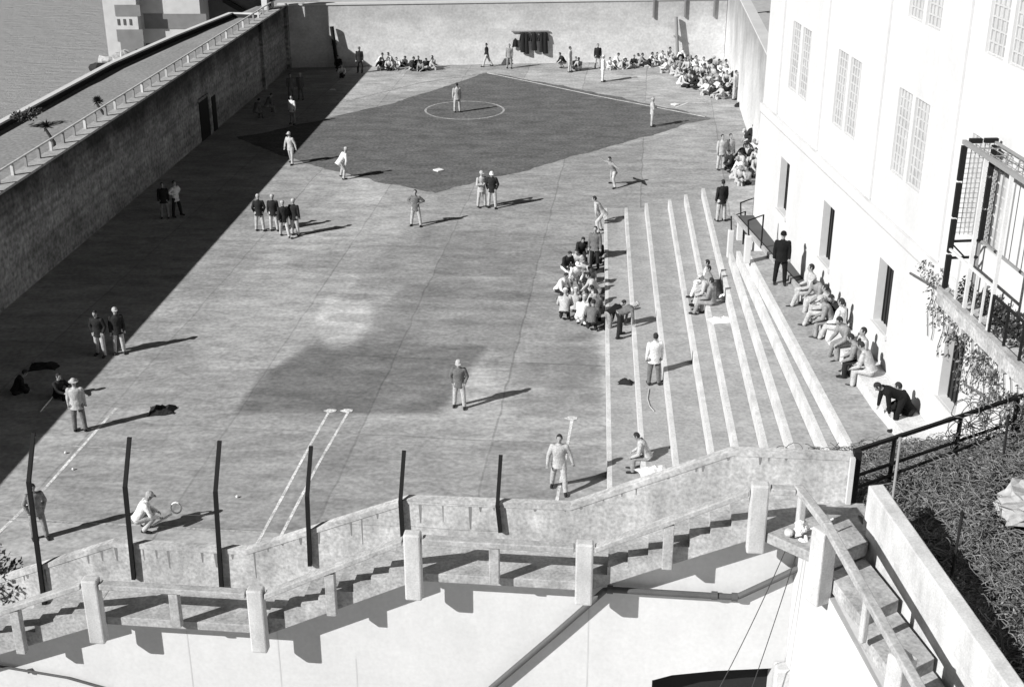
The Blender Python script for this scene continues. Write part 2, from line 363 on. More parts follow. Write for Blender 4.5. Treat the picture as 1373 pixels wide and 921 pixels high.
# ================================================================== FAR WALL
fw=thing('yard_wall','sunlit pale concrete wall across the far end of the yard','wall',tuple(FW.p(0,0,0)))
mb=MB(); mb.box(FW,-.5,33.2,-.5,0,-1,4.55); mb.build('wall_body',M_fw,fw)
mb=MB(); mb.box(FW,-.5,33.2,-.56,.07,4.553,4.68); mb.build('coping',M_kerb,fw)
for u in (876,918,957):
    s0,_=FW.hit(u,10); mb=MB(); mb.box(FW,s0-.06,s0+.06,.075,.17,3.3,7.2); o=mb.build('fence_pole',M_steelg,fw)
for (u,v0,v1,lb,wd) in ((449,36,95,'dark pole leaning on the far wall in the corner shadow',.3),(905,23,64,'dark grey pole on the far wall above the right crowd',.26)):
    s0,_=FW.hit(u,70); zt=FW.hit(u,v0,.3)[1]
    pl=thing('wall_pole',lb,'pole',tuple(FW.p(s0,.3,0))); mb=MB(); mb.tube([FW.p(s0+.15,.5,0),FW.p(s0-.12,.3,zt)],wd/2,10); mb.build('shaft',M_iron if u<500 else M_steelg,pl)
    mb=MB(); mb.box(FW,s0-.2,s0+.2,.02,.46,zt*.55,zt*.55+.1); mb.build('bracket',M_steelg,pl)
# ================================================================== RIGHT YARD WALL
rw=thing('yard_wall','high white wall behind the crowd with dark stain at its top','wall',tuple(RW.p(0,0,0)))
mb=MB(); mb.box(RW,-.4,52,-.55,0,-.3,6.2); mb.build('wall_body',M_rw,rw)
mb=MB(); mb.box(RW,-.4,52,-.6,.06,6.203,6.32); mb.build('coping',M_white,rw)
q=Z(1027,60,6.3)*1.0
cs=thing('flue_pipe','tall black pipe rising between the side wall and white prison block','pipe',(14.35,67,0))
mb=MB(); mb.tube([(14.35,67,-.2),(14.35,67,17)],.2,14); mb.build('pipe',M_iron,cs)
for z_ in (4,9): mb=MB(); mb.tube([(14.35,67,z_),(14.35,67,z_+.15)],.26,14); mb.build('collar',M_pipe,cs)
# ================================================================== BLEACHER STEPS
RI=.45
Ln={1:[(4.52,61.0),(2.85,33.8)],2:[(5.40,59.6),(3.95,35.6)],3:[(6.28,58.9),(4.74,33.4)],4:[(7.26,58.0),(5.72,33.2)],5:[(7.9,57.3),(6.32,32.9)],6:[(8.6,56.8),(6.98,32.2)],7:[(8.28,46.8),(7.5,31.4)],8:[(8.34,45.6),(8.14,30.6)],9:[(8.4,44.3),(8.56,30.0)]}
def ext(p,q,y):
    t=(y-p[1])/(q[1]-p[1]); return (p[0]+(q[0]-p[0])*t,y)
NEAR=24.2
st=thing('bleacher_steps','long pale concrete steps rising from the yard to the building terrace','steps',(6,40,0))
far9=(8.4,44.3)
for k in range(1,10):
    a0,a1=Ln[k]; n1=ext(a0,a1,NEAR)
    z1=RI*k; z0=z1-RI
    # every step is a slab running under those above it, out to the building
    yk=a0[1]
    if k<=6: pl=[n1,a0,(BW.p(48.5-yk,0,0).x-.0,yk-(.0))] 
    else: pl=[n1,a0,(BW.p(48.5-yk,0,0).x,yk)]
    xb=min(12.0,9.4+.068*(48.5-yk)-.02) if yk<48.5 else 9.3 if k>6 else 8.9
    pl=[n1,a0,(xb+.0,a0[1]),(BW.p(24.3,.003,0).x,NEAR)]
    mb=MB(); mb.plan(pl,z0+(.0 if k==1 else .0),z1-.0); 
    # avoid coplanar faces: nothing above this slab but the next one, butted on top
    o=mb.build('step',M_step if k<9 else M_terr,st,bevel=.02)
    mb=MB(); dx=a0[0]-n1[0]; dy=a0[1]-n1[1]; L_=math.hypot(dx,dy); nx_,ny_=-dy/L_,dx/L_
    mb.hexa([V((n1[0]+nx_*.012,n1[1]+ny_*.012,z0+.02)),V((a0[0]+nx_*.012,a0[1]-.03,z0+.02)),V((a0[0],a0[1]-.03,z0+.02)),V((n1[0],n1[1],z0+.02))],
            [V((n1[0]+nx_*.012,n1[1]+ny_*.012,z1+.004)),V((a0[0]+nx_*.012,a0[1]-.03,z1+.004)),V((a0[0]-nx_*.13,a0[1]-.03,z1+.004)),V((n1[0]-nx_*.13,n1[1],z1+.004))])
    mb.build('nosing',M_trim,st)  # sunlight on the riser coloured in as a paler band, over some real edge paint
# handrail posts at the far end of the terrace
for i,(u,vb,z_,hh,lb) in enumerate(((978,345,2.7,1.1,'pale handrail post at the foot of the upper steps'),(991,322,3.0,1.0,'pale handrail post furthest along the terrace end'),(1001,352,4.05,1.0,'pale handrail post on the terrace corner'))):
    q=Z(u,vb,z_); o=thing('handrail_post',lb,'post',tuple(q),'handrail posts at the terrace end')
    f_=Fr((q.x,q.y),(1,0),(0,-1)); mb=MB(); mb.box(f_,-.11,.11,-.11,.11,z_,z_+hh); mb.build('post',M_white,o,bevel=.02)
    mb=MB(); mb.tube([q+V((0,0,hh)),q+V((.12,.9,hh+.25)),q+V((.75,1.4,hh+.3)),q+V((.75,1.4,.05))],.03,8); mb.build('iron_rail',M_iron,o)
# ledge along the block where men sit
ld=thing('wall_ledge','low concrete ledge along the foot of the white prison block','ledge',tuple(BW.p(8,0,4.05)))
mb=MB()
ps=[(9.0,.62),(13.5,.78),(17,.86),(20.4,.72)]
for (s0,w0),(s1,w1) in zip(ps,ps[1:]):
    mb.hexa([BW.p(s0,.003,4.053),BW.p(s0,w0,4.053),BW.p(s1,w1,4.053),BW.p(s1,.003,4.053)],[BW.p(s0,.003,4.42),BW.p(s0,w0,4.42),BW.p(s1,w1,4.42),BW.p(s1,.003,4.42)])
mb.build('ledge_body',M_trim,ld)
gt=thing('wall_stripe','dark flat gutter at the foot of the block by the uniformed guard','gutter',tuple(BW.p(3,0,4.05)))
mb=MB(); mb.hexa([BW.p(.1,.003,4.056),BW.p(.1,.75,4.056),BW.p(8.6,.35,4.056),BW.p(8.6,.003,4.056)],[BW.p(.1,.003,4.09),BW.p(.1,.75,4.09),BW.p(8.6,.35,4.09),BW.p(8.6,.003,4.09)]); mb.build('stripe_body',M_db2,gt)  # dark strip lying flat on the terrace
mb=MB(); mb.hexa([BW.p(.1,.753,4.056),BW.p(.1,.85,4.056),BW.p(8.6,.45,4.056),BW.p(8.6,.353,4.056)],[BW.p(.1,.753,4.2),BW.p(.1,.85,4.2),BW.p(8.6,.45,4.2),BW.p(8.6,.353,4.2)]); mb.build('kerb',M_step,gt)
# ================================================================== PRISON BLOCK
pb=thing('prison_block','white painted prison block with slit windows and tall paned windows','building',tuple(BW.p(0,0,4.05)))
def holes(fr,s0,s1,z0,z1,hs,d,depth,name,m,parent):
    S=sorted({s0,s1,*[h[0] for h in hs],*[h[1] for h in hs]}); ZZ=sorted({z0,z1,*[h[2] for h in hs],*[h[3] for h in hs]})
    mb=MB()
    for i in range(len(S)-1):
        for j in range(len(ZZ)-1):
            cs_,cz=(S[i]+S[i+1])/2,(ZZ[j]+ZZ[j+1])/2
            if any(h[0]<cs_<h[1] and h[2]<cz<h[3] for h in hs): continue
            mb.poly([fr.p(S[i],d,ZZ[j]),fr.p(S[i+1],d,ZZ[j]),fr.p(S[i+1],d,ZZ[j+1]),fr.p(S[i],d,ZZ[j+1])])
    for h in hs:
        a_,b_,c_,e_=h
        for P in (((a_,c_),(b_,c_)),((b_,c_),(b_,e_)),((b_,e_),(a_,e_)),((a_,e_),(a_,c_))):
            (p0,q0),(p1,q1)=P
            mb.poly([fr.p(p0,d,q0),fr.p(p1,d,q1),fr.p(p1,d-depth,q1),fr.p(p0,d-depth,q0)])
    # outer shell
    mb.poly([fr.p(s0,d,z0),fr.p(s0,d,z1),fr.p(s0,d-9,z1),fr.p(s0,d-9,z0)]); mb.poly([fr.p(s1,d,z0),fr.p(s1,d,z1),fr.p(s1,d-9,z1),fr.p(s1,d-9,z0)])
    mb.poly([fr.p(s0,d,z1),fr.p(s1,d,z1),fr.p(s1,d-9,z1),fr.p(s0,d-9,z1)])
    bmesh.ops.remove_doubles(mb.bm,verts=mb.bm.verts,dist=1e-4)
    return mb.build(name,m,parent)
slits=[]
for s0 in (3.3,8.6,14.05,19.1): slits.append((s0,s0+1.15,5.4,7.3))
holes(BW,0,41,-.2,8.1,slits,0,.24,'lower_wall',M_lwhite,pb)
UP=.25
wins=[]
for c_ in (4.35,9.55,15.0,20.0,26.0):
    wins+= [(c_-1.15,c_-.15,9.75,12.05),(c_+.1,c_+1.1,9.75,12.05)]
    wins+= [(c_-1.15,c_-.15,13.9,17.2),(c_+.1,c_+1.1,13.9,17.2)]
holes(BW,.02,41,8.103,20,wins,-.06,.10,'upper_wall',M_lwhite,pb)
for s0 in (3.3,8.6,14.05,19.1):
    mb=MB(); mb.box(BW,s0-.02,s0+1.17,-.30,-.243,5.38,7.32); wn=mb.build('window',M_slot,pb)
    mb=MB()
    for k in range(5): mb.box(BW,s0+.1+.22*k,s0+.13+.22*k,-.238,-.21,5.4,7.3)
    o=mb.build('bars',M_iron,wn); o.location=(0,0,0); o.matrix_parent_inverse=Matrix.Identity(4); o.data.transform(Matrix.Translation(-pb.location))
    mb=MB(); mb.box(BW,s0-.08,s0+1.23,.003,.07,5.26,5.39); o=mb.build('sill',M_white,wn); o.data.transform(Matrix.Translation(-pb.location))
for (a_,b_,c_,e_) in wins:
    mb=MB(); mb.box(BW,a_-.01,b_+.01,-.2,-.162,c_-.01,e_+.01); wn=mb.build('window',M_pane,pb)
    mb=MB()
    for k in range(5):
        x=a_+(b_-a_)*k/4; x=min(max(x,a_+.025),b_-.025); mb.box(BW,x-.022,x+.022,-.155,-.125,c_,e_)
    nr=9 if e_<13 else 12
    for k in range(nr+1):
        z=c_+(e_-c_)*k/nr; z=min(max(z,c_+.025),e_-.025); mb.box(BW,a_+.004,b_-.004,-.15,-.132,z-.02,z+.02)
    o=mb.build('glazing_bars',M_bar,wn); o.data.transform(Matrix.Translation(-pb.location))
for s0 in (1.7,6.8,12.2,17.5,22.9):
    mb=MB(); mb.box(BW,s0,s0+.45,-.057,.0,8.56,20); mb.build('pilaster',M_lwhite,pb)
mb=MB(); mb.box(BW,-.02,20.3,-.05,.05,8.2,8.5); mb.build('string_course',M_lwhite,pb)
# balcony slab and the barred cage standing on it
CS=20.45; CD=.80; CB=.06
mb=MB(); mb.box(BW,CS-.1,41,.003,CD+.12,8.42,8.70); mb.build('balcony_slab',M_near,pb)
mb=MB(); mb.box(BW,CS-.1,41,CD-.02,CD+.14,8.703,8.80); mb.build('balcony_kerb',M_rail,pb)
for k in range(8): mb=MB(); mb.prism(BW,[(CS+.4+k*2.2,8.417),(CS+.55+k*2.2,8.417),(CS+.55+k*2.2,7.9),(CS+.4+k*2.2,7.9)],.003,.5); mb.build('bracket',M_near,pb)
cg=thing('steel_cage','open steel bar cage standing on the balcony of the white block','cage',tuple(BW.p(CS,.4,8.8)))
ZB,ZT=8.80,12.2
def post(s_,d_,z0,z1,wd,m,nm): mb=MB(); mb.beam(BW.p(s_,d_,z0),BW.p(s_,d_,z1),wd,wd,up=V((1,0,0))); return mb.build(nm,m,cg)
for i in range(4):
    z0=ZB+(ZT-ZB)*i/4; post(CS,CD,z0+.03,z0+(ZT-ZB)/4-.03,.11,M_iron,'black_post')
for i in range(3):
    z0=9.95+(ZT-9.95)*i/3; post(CS,CB+.06,z0+.03,z0+(ZT-9.95)/3-.03,.10,M_iron,'black_post')
post(CS,CB+.06,ZB-.09,9.9,.05,M_steelg,'rear_upright')
sU=[BW.hit(u,v,CD)[0] for u,v in ((1281,400),(1292,417),(1303,425),(1314,434),(1324,445))]
for i,su in enumerate(sU):
    if i in (1,4): post(su,CD,ZB,ZT,.075,M_steelw,'upright')
    else: post(su,CD+.01,ZB,ZB+.95,.045,M_steelw,'baluster')
for i in range(1,8): post(CS+.62*i,CB+.03,9.95,ZT,.028,M_steelg,'rear_upright')
def bar(p0,p1,wd,m,nm): mb=MB(); mb.beam(p0,p1,wd); return mb.build(nm,m,cg)
bar(BW.p(CS-.05,CD,ZT+.05),BW.p(30,CD,ZT+.05),.09,M_steelg,'top_beam')
bar(BW.p(CS-.05,CB+.06,ZT+.05),BW.p(30,CB+.06,ZT+.05),.05,M_steelg,'top_beam')
bar(BW.p(CS,CD-.1,ZT+.08),BW.p(CS,.42,ZT+.08),.10,M_iron,'end_beam'); bar(BW.p(CS,.36,ZT+.08),BW.p(CS,CB,ZT+.08),.10,M_iron,'end_beam')
bar(BW.p(CS,CB+.03,9.95),BW.p(30,CB+.03,9.95),.05,M_steelg,'rear_rail')
bar(BW.p(CS,CD+.02,ZB+.98),BW.p(sU[4],CD+.02,ZB+.98),.05,M_steelw,'rail')
for zz in (.75,1.15): bar(BW.p(CS,CD,ZB+zz),BW.p(CS,CB+.06,ZB+zz+.01),.05,M_iron,'end_rail')
bar(BW.p(CS,CD,ZB+1.12),BW.p(CS,.45,ZB+.78),.035,M_iron,'brace')
mb=MB()
for k in range(12): mb.beam(BW.p(CS+.5+k*.6,CD,ZT+.03),BW.p(CS+.5+k*.6,CB,ZT+.03),.018)
for k in range(2): mb.beam(BW.p(CS,.55-.25*k,ZT),BW.p(28,.55-.25*k,ZT),.016)
mb.build('roof_wires',M_steelg,cg)
mb=MB()
for k in range(7): mb.beam(BW.p(CS-.02,.72-k*.1,ZB+1.3),BW.p(CS-.02,.72-k*.1,ZT),.014,.014,up=V((1,0,0)))
for k in range(18): mb.beam(BW.p(CS-.035,.75,ZB+1.35+k*.115),BW.p(CS-.035,.12,ZB+1.35+k*.115),.010)
mb.build('mesh_screen',M_steelg,cg)
dr=thing('balcony_railing','dark iron railing along the balcony edge nearer than the cage','railing',tuple(BW.p(sU[4]+.1,CD,8.8)))
s5=sU[4]+.08
mb=MB(); mb.beam(BW.p(s5,CD+.02,9.62),BW.p(32,CD+.02,9.62),.05); mb.build('top_rail',M_iron,dr)
mb=MB(); mb.beam(BW.p(s5,CD+.02,9.2),BW.p(32,CD+.02,9.2),.04); mb.build('mid_rail',M_iron,dr)
for k in range(8): mb=MB(); mb.beam(BW.p(s5+.02+k*.75,CD+.02,8.801),BW.p(s5+.02+k*.75,CD+.02,9.59),.05,.05,up=V((1,0,0))); mb.build('post',M_iron,dr)
# ================================================================== NEAR WALL + STAIR
ZA,ZBb,ZC=3.48,5.0,6.47
top=[(-26,2.2),(-14.5,2.2),(-8.63,4.58),(-5.68,4.58),(-2.15,6.03),(1.2,6.08),(4.35,7.5),(6.68,7.52)]
nw=thing('parapet_wall','stained concrete wall stepping up beside the outside stair','wall',tuple(NW.p(0,0,0)))
mb=MB(); mb.prism(NW,[(-26,-1.5)]+[(s_,z-.12) for s_,z in top]+[(6.68,-1.5)],-.16,0); mb.build('wall_body',M_near,nw)
mb=MB()
for (s0,z0),(s1,z1) in zip(top,top[1:]):
    mb.hexa([NW.p(s0,-.18,z0-.117),NW.p(s0,.012,z0-.117),NW.p(s1,.012,z1-.117),NW.p(s1,-.18,z1-.117)],[NW.p(s0,-.18,z0),NW.p(s0,.012,z0),NW.p(s1,.012,z1),NW.p(s1,-.18,z1)])
mb.build('coping',M_near,nw)
# weep stains on the wall face (old dark runs)
mb=MB()
for i in range(46):
    s_=-13+19*i/46+random.uniform(-.2,.2); zt=interp(top,s_)-.13; l_=random.uniform(.1,.7)*random.random()**.5; w_=random.uniform(.012,.04)
    if s_>1: l_*=.3
    mb.poly([NW.p(s_-w_,.003,zt),NW.p(s_+w_,.003,zt),NW.p(s_+w_*.4,.003,zt-l_),NW.p(s_-w_*.4,.003,zt-l_)])
mb.build('rust_streaks',M_db,nw)
sw=thing('outside_stair','concrete outside stair with three landings climbing along the wall','stair',tuple(NW.p(0,.6,ZBb)))
D1=1.12
def landing(s0,s1,z): mb=MB(); mb.box(NW,s0,s1,.003,D1,z-.2,z); mb.build('landing',M_near2,sw,bevel=.015)
landing(-8.75,-5.0,ZA); landing(-2.0,1.6,ZBb)
def flight(s0,s1,z0,z1,n):
    """closed saw-tooth slab, rising from s0,z0 to s1,z1"""
    pts=[(s0,z0-.22)]; dz=(z1-z0)/n; ds=(s1-s0)/n
    pts.append((s0,z0))
    for k in range(n):
        x=s0+ds*k; pts+= [(x+.001,z0+dz*(k+1)),(x+ds,z0+dz*(k+1))]
    pts.append((s1+.0,z1-.3)); 
    mb=MB(); mb.prism(NW,pts,.003,D1-.03); mb.build('flight',M_near2,sw)
flight(-14.5,-8.755,ZA-2.35,ZA,13); flight(-4.995,-2.005,ZA,ZBb,8); flight(1.605,4.75,ZBb,ZC,8)
# top landing, its outline reaching the corner of the second flight
mb=MB(); c1=NW.p(4.755,D1,0);c2=NW.p(4.755,.003,0);c3=NW.p(7.0,.003,0)
mb.plan([(c1.x,c1.y),(5.80,20.22),(6.62,20.73),(7.05,21.6),(c3.x,c3.y),(c2.x,c2.y)],ZC-.22,ZC); mb.build('landing',M_near2,sw,bevel=.015)
# second flight, broad treads descending to the right of the camera
GD=V((.19,-.982,0)).normalized(); RDv=V((.80,.515,0)).normalized()
TL=1.38; RR=.25
for k in range(1,6):
    a0=V((5.80,20.2,0))+GD*TL*(k-1); b0=a0+RDv*.96; a1=a0+GD*TL; b1=b0+GD*TL
    e=GD*.003
    mb=MB(); mb.plan([(a0+e).to_2d(),(b0+e).to_2d(),b1.to_2d(),a1.to_2d()],ZC-RR*k-.28,ZC-RR*k); mb.build('broad_tread',M_near2,sw,bevel=.012)
# concrete balustrade
bl=thing('balustrade','concrete rail on square posts along the outer edge of stair','railing',tuple(NW.p(0,1.2,ZBb)))
D0,D2=1.14,1.36
for s_,zb,zt in ((-8.6,2.95,4.50),(-5.12,2.98,4.50),(-1.84,4.5,6.02),(1.55,4.62,6.02),(4.80,6.02,7.50)):
    mb=MB(); n=6; r0=[]
    mb.box(NW,s_-.17,s_+.17,D0,D2+.02,zb,zt); mb.build('post',M_post,bl,bevel=.035)
def rl(s0,z0,s1,z1,nm='rail'):
    mb=MB(); mb.hexa([NW.p(s0,D0+.02,z0-.13),NW.p(s0,D2,z0-.13),NW.p(s1,D2,z1-.13),NW.p(s1,D0+.02,z1-.13)],[NW.p(s0,D0+.02,z0),NW.p(s0,D2,z0),NW.p(s1,D2,z1),NW.p(s1,D0+.02,z1)]); mb.build(nm,M_rail,bl,bevel=.02)
rl(-8.40,4.42,-5.32,4.42); rl(-1.64,5.93,1.35,5.93)
rl(-14.5,2.0,-8.80,4.40); rl(-4.92,4.42,-2.04,5.88); rl(1.75,5.95,4.60,7.38); rl(5.0,7.44,5.46,7.44)
for s_,z0,z1 in ((-10.35,2.55,3.62),(-6.85,ZA,4.28),(-3.55,4.0,4.98),(-.22,ZBb,5.79),(3.15,5.55,6.52),(-12.5,1.7,2.7)):
    mb=MB(); mb.box(NW,s_-.1,s_+.1,D0+.03,D2-.02,z0-.02,z1); mb.build('baluster',M_rail,bl,bevel=.015)
# rail turning down the second flight
P0=V((5.36,21.28,7.40)); P1=V((5.62,20.0,7.37)); P2=V((6.30,16.2,6.68)); P3=P2+(P2-P1).normalized()*2
mb=MB(); mb.beam(P0,P1,.17,.13); mb.beam(P1+V((0,0,-.001)),P3,.17,.13); mb.build('rail',M_rail,bl,bevel=.02)
def rp(px,py,z0,z1,wd,rot=.2):
    f_=Fr((px,py),(math.cos(rot),math.sin(rot)),(math.sin(rot),-math.cos(rot))); mb=MB(); mb.box(f_,-wd/2,wd/2,-wd/2,wd/2,z0,z1); mb.build('post',M_post,bl,bevel=.03)
rp(5.60,20.0,5.75,7.30,.34,.5); rp(5.42,21.1,6.4,7.33,.15); rp(5.98,18.35,6.05,7.0,.12,.4); rp(6.22,17.0,5.1,6.78,.34,.5)
# the white wall carrying the stair
ww=thing('white_retaining_wall','bright whitewashed wall below the stair with a dark opening','wall',tuple(NW.p(0,.62,0)))
dn=NW.hit(880,912,.62); dm=NW.hit(1035,897,.62); dl=NW.hit(960,902,.62)
prof=[(-26,-1.5),(3.0,-1.5),(3.0,dn[1]),(3.4,dl[1]-.12),(4.3,dl[1]+.06),(5.42,dm[1]+.03),(5.42,-1.5),(5.98,-1.5),(5.98,ZC-.26),(4.8,ZC-.26),(4.72,6.1),(1.7,4.76),(-2.0,4.76),(-4.9,3.2),(-8.7,3.2),(-14.5,.85),(-26,.85)]
mb=MB(); mb.prism(NW,prof,.62,.02); mb.build('wall_face',M_white,ww)
for u_,v0_,v1_ in ((371,842,925),(477,882,925),(790,800,925),(250,845,925)):
    a_=NW.hit(u_,v0_,.62); mb=MB(); mb.poly([NW.p(a_[0]-.012,.623,a_[1]),NW.p(a_[0]+.012,.623,a_[1]),NW.p(a_[0]+.02,.623,-1),NW.p(a_[0]-.01,.623,-1)]); mb.build('joint_stain',M_lb,ww)
mb=MB(); mb.box(NW,2.95,5.47,.02,.10,-1.5,3.0); mb.build('opening',M_dark,ww)
q0=NW.p(5.98,.60,0); 
mb=MB(); E0=V((5.79,20.2,0)); 
sidep=[(q0.x-.02,q0.y+.3),(q0.x-.3,q0.y),(5.74,20.15),(5.74+GD.x*7,20.15+GD.y*7),(5.74+GD.x*7+.7,20.15+GD.y*7+.42),(6.55,20.66)]
def sidez(i): return [ZC-.30,ZC-.30,ZC-.55,ZC-.55-.181*7,ZC-.55-.181*7,ZC-.55][i]
mb.hexa([V((x,y,-1.5)) for x,y in sidep],[V((x,y,sidez(i))) for i,(x,y) in enumerate(sidep)]); mb.build('side_face',M_white,ww)
# pier at the foot by the opening
pr=thing('buttress','low pale concrete block at the foot of the white wall','block',tuple(NW.p(5.75,.9,0)))
qa=NW.hit(1040,892,.95); qb=NW.hit(1078,896,.95)
mb=MB(); mb.box(NW,qa[0],qb[0],.64,.98,-1.5,qa[1]-.1); mb.build('block',M_post,pr,bevel=.05)
# parapet right of second flight
pp=thing('stair_parapet','thick pale concrete parapet sloping down beside the second flight','parapet',(6.6,21,ZC))
t0=V((6.60,21.05,0)); t1=t0+V((.178,-.984,0))*7.2; nn=V((.984,.178,0))
def pz(t): return 7.58-.125*t
def pbox(w0,w1,za,zb,nm,m,L0=0,L1=7.2,bv=.0):
    a_=t0+V((.178,-.984,0))*L0; b_=t0+V((.178,-.984,0))*L1
    mb=MB(); mb.hexa([V((*(a_+nn*w0).to_2d(),pz(L0)+za)),V((*(a_+nn*w1).to_2d(),pz(L0)+za)),V((*(b_+nn*w1).to_2d(),pz(L1)+za)),V((*(b_+nn*w0).to_2d(),pz(L1)+za))],
        [V((*(a_+nn*w0).to_2d(),pz(L0)+zb)),V((*(a_+nn*w1).to_2d(),pz(L0)+zb)),V((*(b_+nn*w1).to_2d(),pz(L1)+zb)),V((*(b_+nn*w0).to_2d(),pz(L1)+zb))]); mb.build(nm,m,pp,bevel=bv)
pbox(0,.3,-.72,0,'upper_band',M_post,bv=.025); pbox(.07,.26,-3.2,-.723,'lower_wall',M_post)
# second post of fence at wall end, black iron fence to the block
fn=thing('iron_railing','black iron railing from the stair head up to the white block','railing',(6.68,22.55,6.4))
F0=V((6.70,22.5,0)); F1=V((11.0,25.06,0)); fd=(F1-F0)
mb=MB(); mb.beam(F0+V((0,0,7.52)),F1+V((0,0,7.52)),.07); mb.build('top_rail',M_iron,fn)
mb=MB(); mb.beam(F0+V((0,0,6.93)),F1+V((0,0,6.93)),.05); mb.build('mid_rail',M_iron,fn)
mb=MB(); mb.beam(F0+V((0.05,-.16,6.78)),F1+V((0,-.14,6.84)),.045); mb.build('lower_rail',M_iron,fn)
for t_ in (.22,.60,.95):
    q=F0+fd*t_; mb=MB(); mb.beam(q+V((0,0,6.2)),q+V((0,0,7.5)),.07,.07,up=V((1,0,0))); mb.build('post',M_iron,fn)
q=NW.p(6.76,-.05,0); mb=MB(); mb.beam(q+V((0,0,6.3)),q+V((0,0,7.6)),.14,.14,up=V((1,0,0))); mb.build('end_post',M_iron,fn)
q=NW.p(6.66,.07,0); mb=MB(); mb.beam(q+V((0,0,ZC+.01)),q+V((0,0,7.5)),.09,.09,up=V((1,0,0))); mb.build('wall_end_trim',M_white,nw)
for (u0,v0,u1,v1,zt,lb,m_) in ((1207,590,1194,690,7.5,'light iron stake leaning by the parapet top',M_steelg),(1290,690,1272,795,7.25,'thin black stake standing alone in the dry vines',M_iron),(1352,560,1340,655,7.45,'black stake below the railing beside the rock',M_iron)):
    tp=Z(u0,v0,zt); b_=Z(u1,v1,6.35); o=thing('iron_stake',lb,'stake',tuple(b_)); mb=MB(); mb.tube([b_+V((0,0,-.2)),tp],.028,8); mb.build('rod',m_,o)
    mb=MB(); mb.tube([tp+V((0,0,-.01)),tp+V((0,0,.05))],.04,8); mb.build('cap',m_,o)
# ---- fence posts on the yard wall
for i,(u,vt) in enumerate(((43,582),(172,588),(293,593),(416,600),(541,606),(671,612))):
    s1=NW.hit(u-4,vt+65,.05)[0] ; ub=[61,180,298,416,540,671][i]; vb=[815,775,795,757,718,712][i]
    sb,zb=NW.hit(ub,vb,.05)
    stp=NW.hit(u,vt,-.25)
    zb=max(zb,interp([(-14.5,1.1),(-8.75,ZA),(-5,ZA),(-2,ZBb),(2,ZBb)],sb)+.01)
    side=['furthest left','second from the left','third from the left','third from the right','second from the right','furthest right'][i]
    o=thing('fence_post','bent black iron fence post against the wall, '+side,'fence post',tuple(NW.p(sb,.06,zb)),'bent fence posts along the stair wall')
    pb_=NW.p(sb,.07,zb); pm=NW.p(s1,.06,6.02); pt=NW.p(stp[0],-.32,stp[1])
    mb=MB(); mb.beam(pb_,pm,.085,.085,up=V((1,0,0))); mb.build('upright',M_iron,o)
    mb=MB(); mb.beam(pm+V((0,0,-.02)),pt,.08,.08,up=V((1,0,0))); mb.build('bent_arm',M_iron,o)
wires=thing('fence_wires','thin slack wires strung between the bent fence posts','wire',tuple(NW.p(-4,.0,6.0)))
for (dz,d_) in ((6.9,-.26),(6.45,-.12),(6.0,.02),(5.4,.02)):
    mb=MB(); P=[]
    for k in range(41):
        s_=-10.2+10.1*k/40; P.append(NW.p(s_,d_,dz-.03*abs(math.sin(k*math.pi/8))))
    mb.tube(P,.0022,3); mb.build('wire',M_steelg,wires)
# ---- pipe on the white wall
wp=thing('drain_pipe','grey pipe bent across the white wall under the stair','pipe',tuple(NW.p(2,.8,4.5)))
def wl(u,v,d=.75): s_,z_=NW.hit(u,v,d); return NW.p(s_,d,z_)
pts=[wl(600,975),wl(660,921),wl(740,853),wl(811,791),wl(818,790),wl(900,795),wl(983,800),wl(990,799),wl(1040,776),wl(1098,748)]
mb=MB(); mb.tube(pts,.065,12); mb.build('pipe',M_pipe,wp)
for (u,v) in ((818,790),(958,798),(985,800)):
    c0=wl(u,v); mb=MB(); mb.tube([c0-NW.e*.06,c0+NW.e*.06],.088,12); mb.build('coupling',M_pipe,wp)
    mb=MB(); mb.beam(c0,c0-NW.n*.125,.04); mb.build('bracket',M_pipe,wp)
lp=thing('wall_conduit','thin grey conduit low on the white wall, left corner','pipe',tuple(NW.p(-11,.7,1.6)))
mb=MB(); mb.tube([wl(-80,885,.68),wl(0,893,.68),wl(90,908,.68),wl(150,925,.68)],.03,8); mb.build('pipe',M_pipe,lp)
mb=MB(); mb.beam(wl(40,899,.68),wl(40,899,.63),.1); mb.build('bracket',M_pipe,lp)
# ---- rope bundle and cables at the stair turn
rb=thing('rope_bundle','white cloth and rope tied round the stair rail post with lamp','rope bundle',(5.35,20.9,6.5))
mb=MB(); random.seed(3)
cb0=V((5.42,21.0,6.62))
for k in range(9): mb.ball(cb0+V((random.uniform(-.09,.09),random.uniform(-.09,.09),random.uniform(-.2,.2))),random.uniform(.06,.11),(1,1,.7),10,.6)
mb.build('cloth_knot',M_cloth,rb)
mb=MB(); mb.ball(V((5.2,20.98,6.6)),.09,(1,1,.9),14,.15); mb.build('lamp_head',M_post,rb)
mb=MB(); mb.tube([cb0+V((.1,0,-.1)),V((5.55,20.5,6.2)),V((5.62,20.15,6.0))],.035,6); mb.build('tail',M_cloth,rb)
mb=MB(); mb.tube([cb0,V((5.75,20.95,6.75)),V((6.05,21.15,6.8))],.02,6); mb.build('loop',M_cloth,rb)
for (lb,u1,v1,sag,bu) in (('thin black cable hanging from the rope bundle, left one',960,930,.25,1060),('thin black cable hanging from the rope bundle, right one',1005,930,.2,1074)):
    a_=Z(bu,722,6.4); e_=wl(u1,v1,1.5); P=[lerp(a_,e_,k/16)+V((.0,0,-sag*4*(k/16)*(1-k/16)*.5)) for k in range(17)]
    mb=MB(); mb.tube(P,.009,5); tag(mb.build('cable',M_cable),lb,'cable',None)
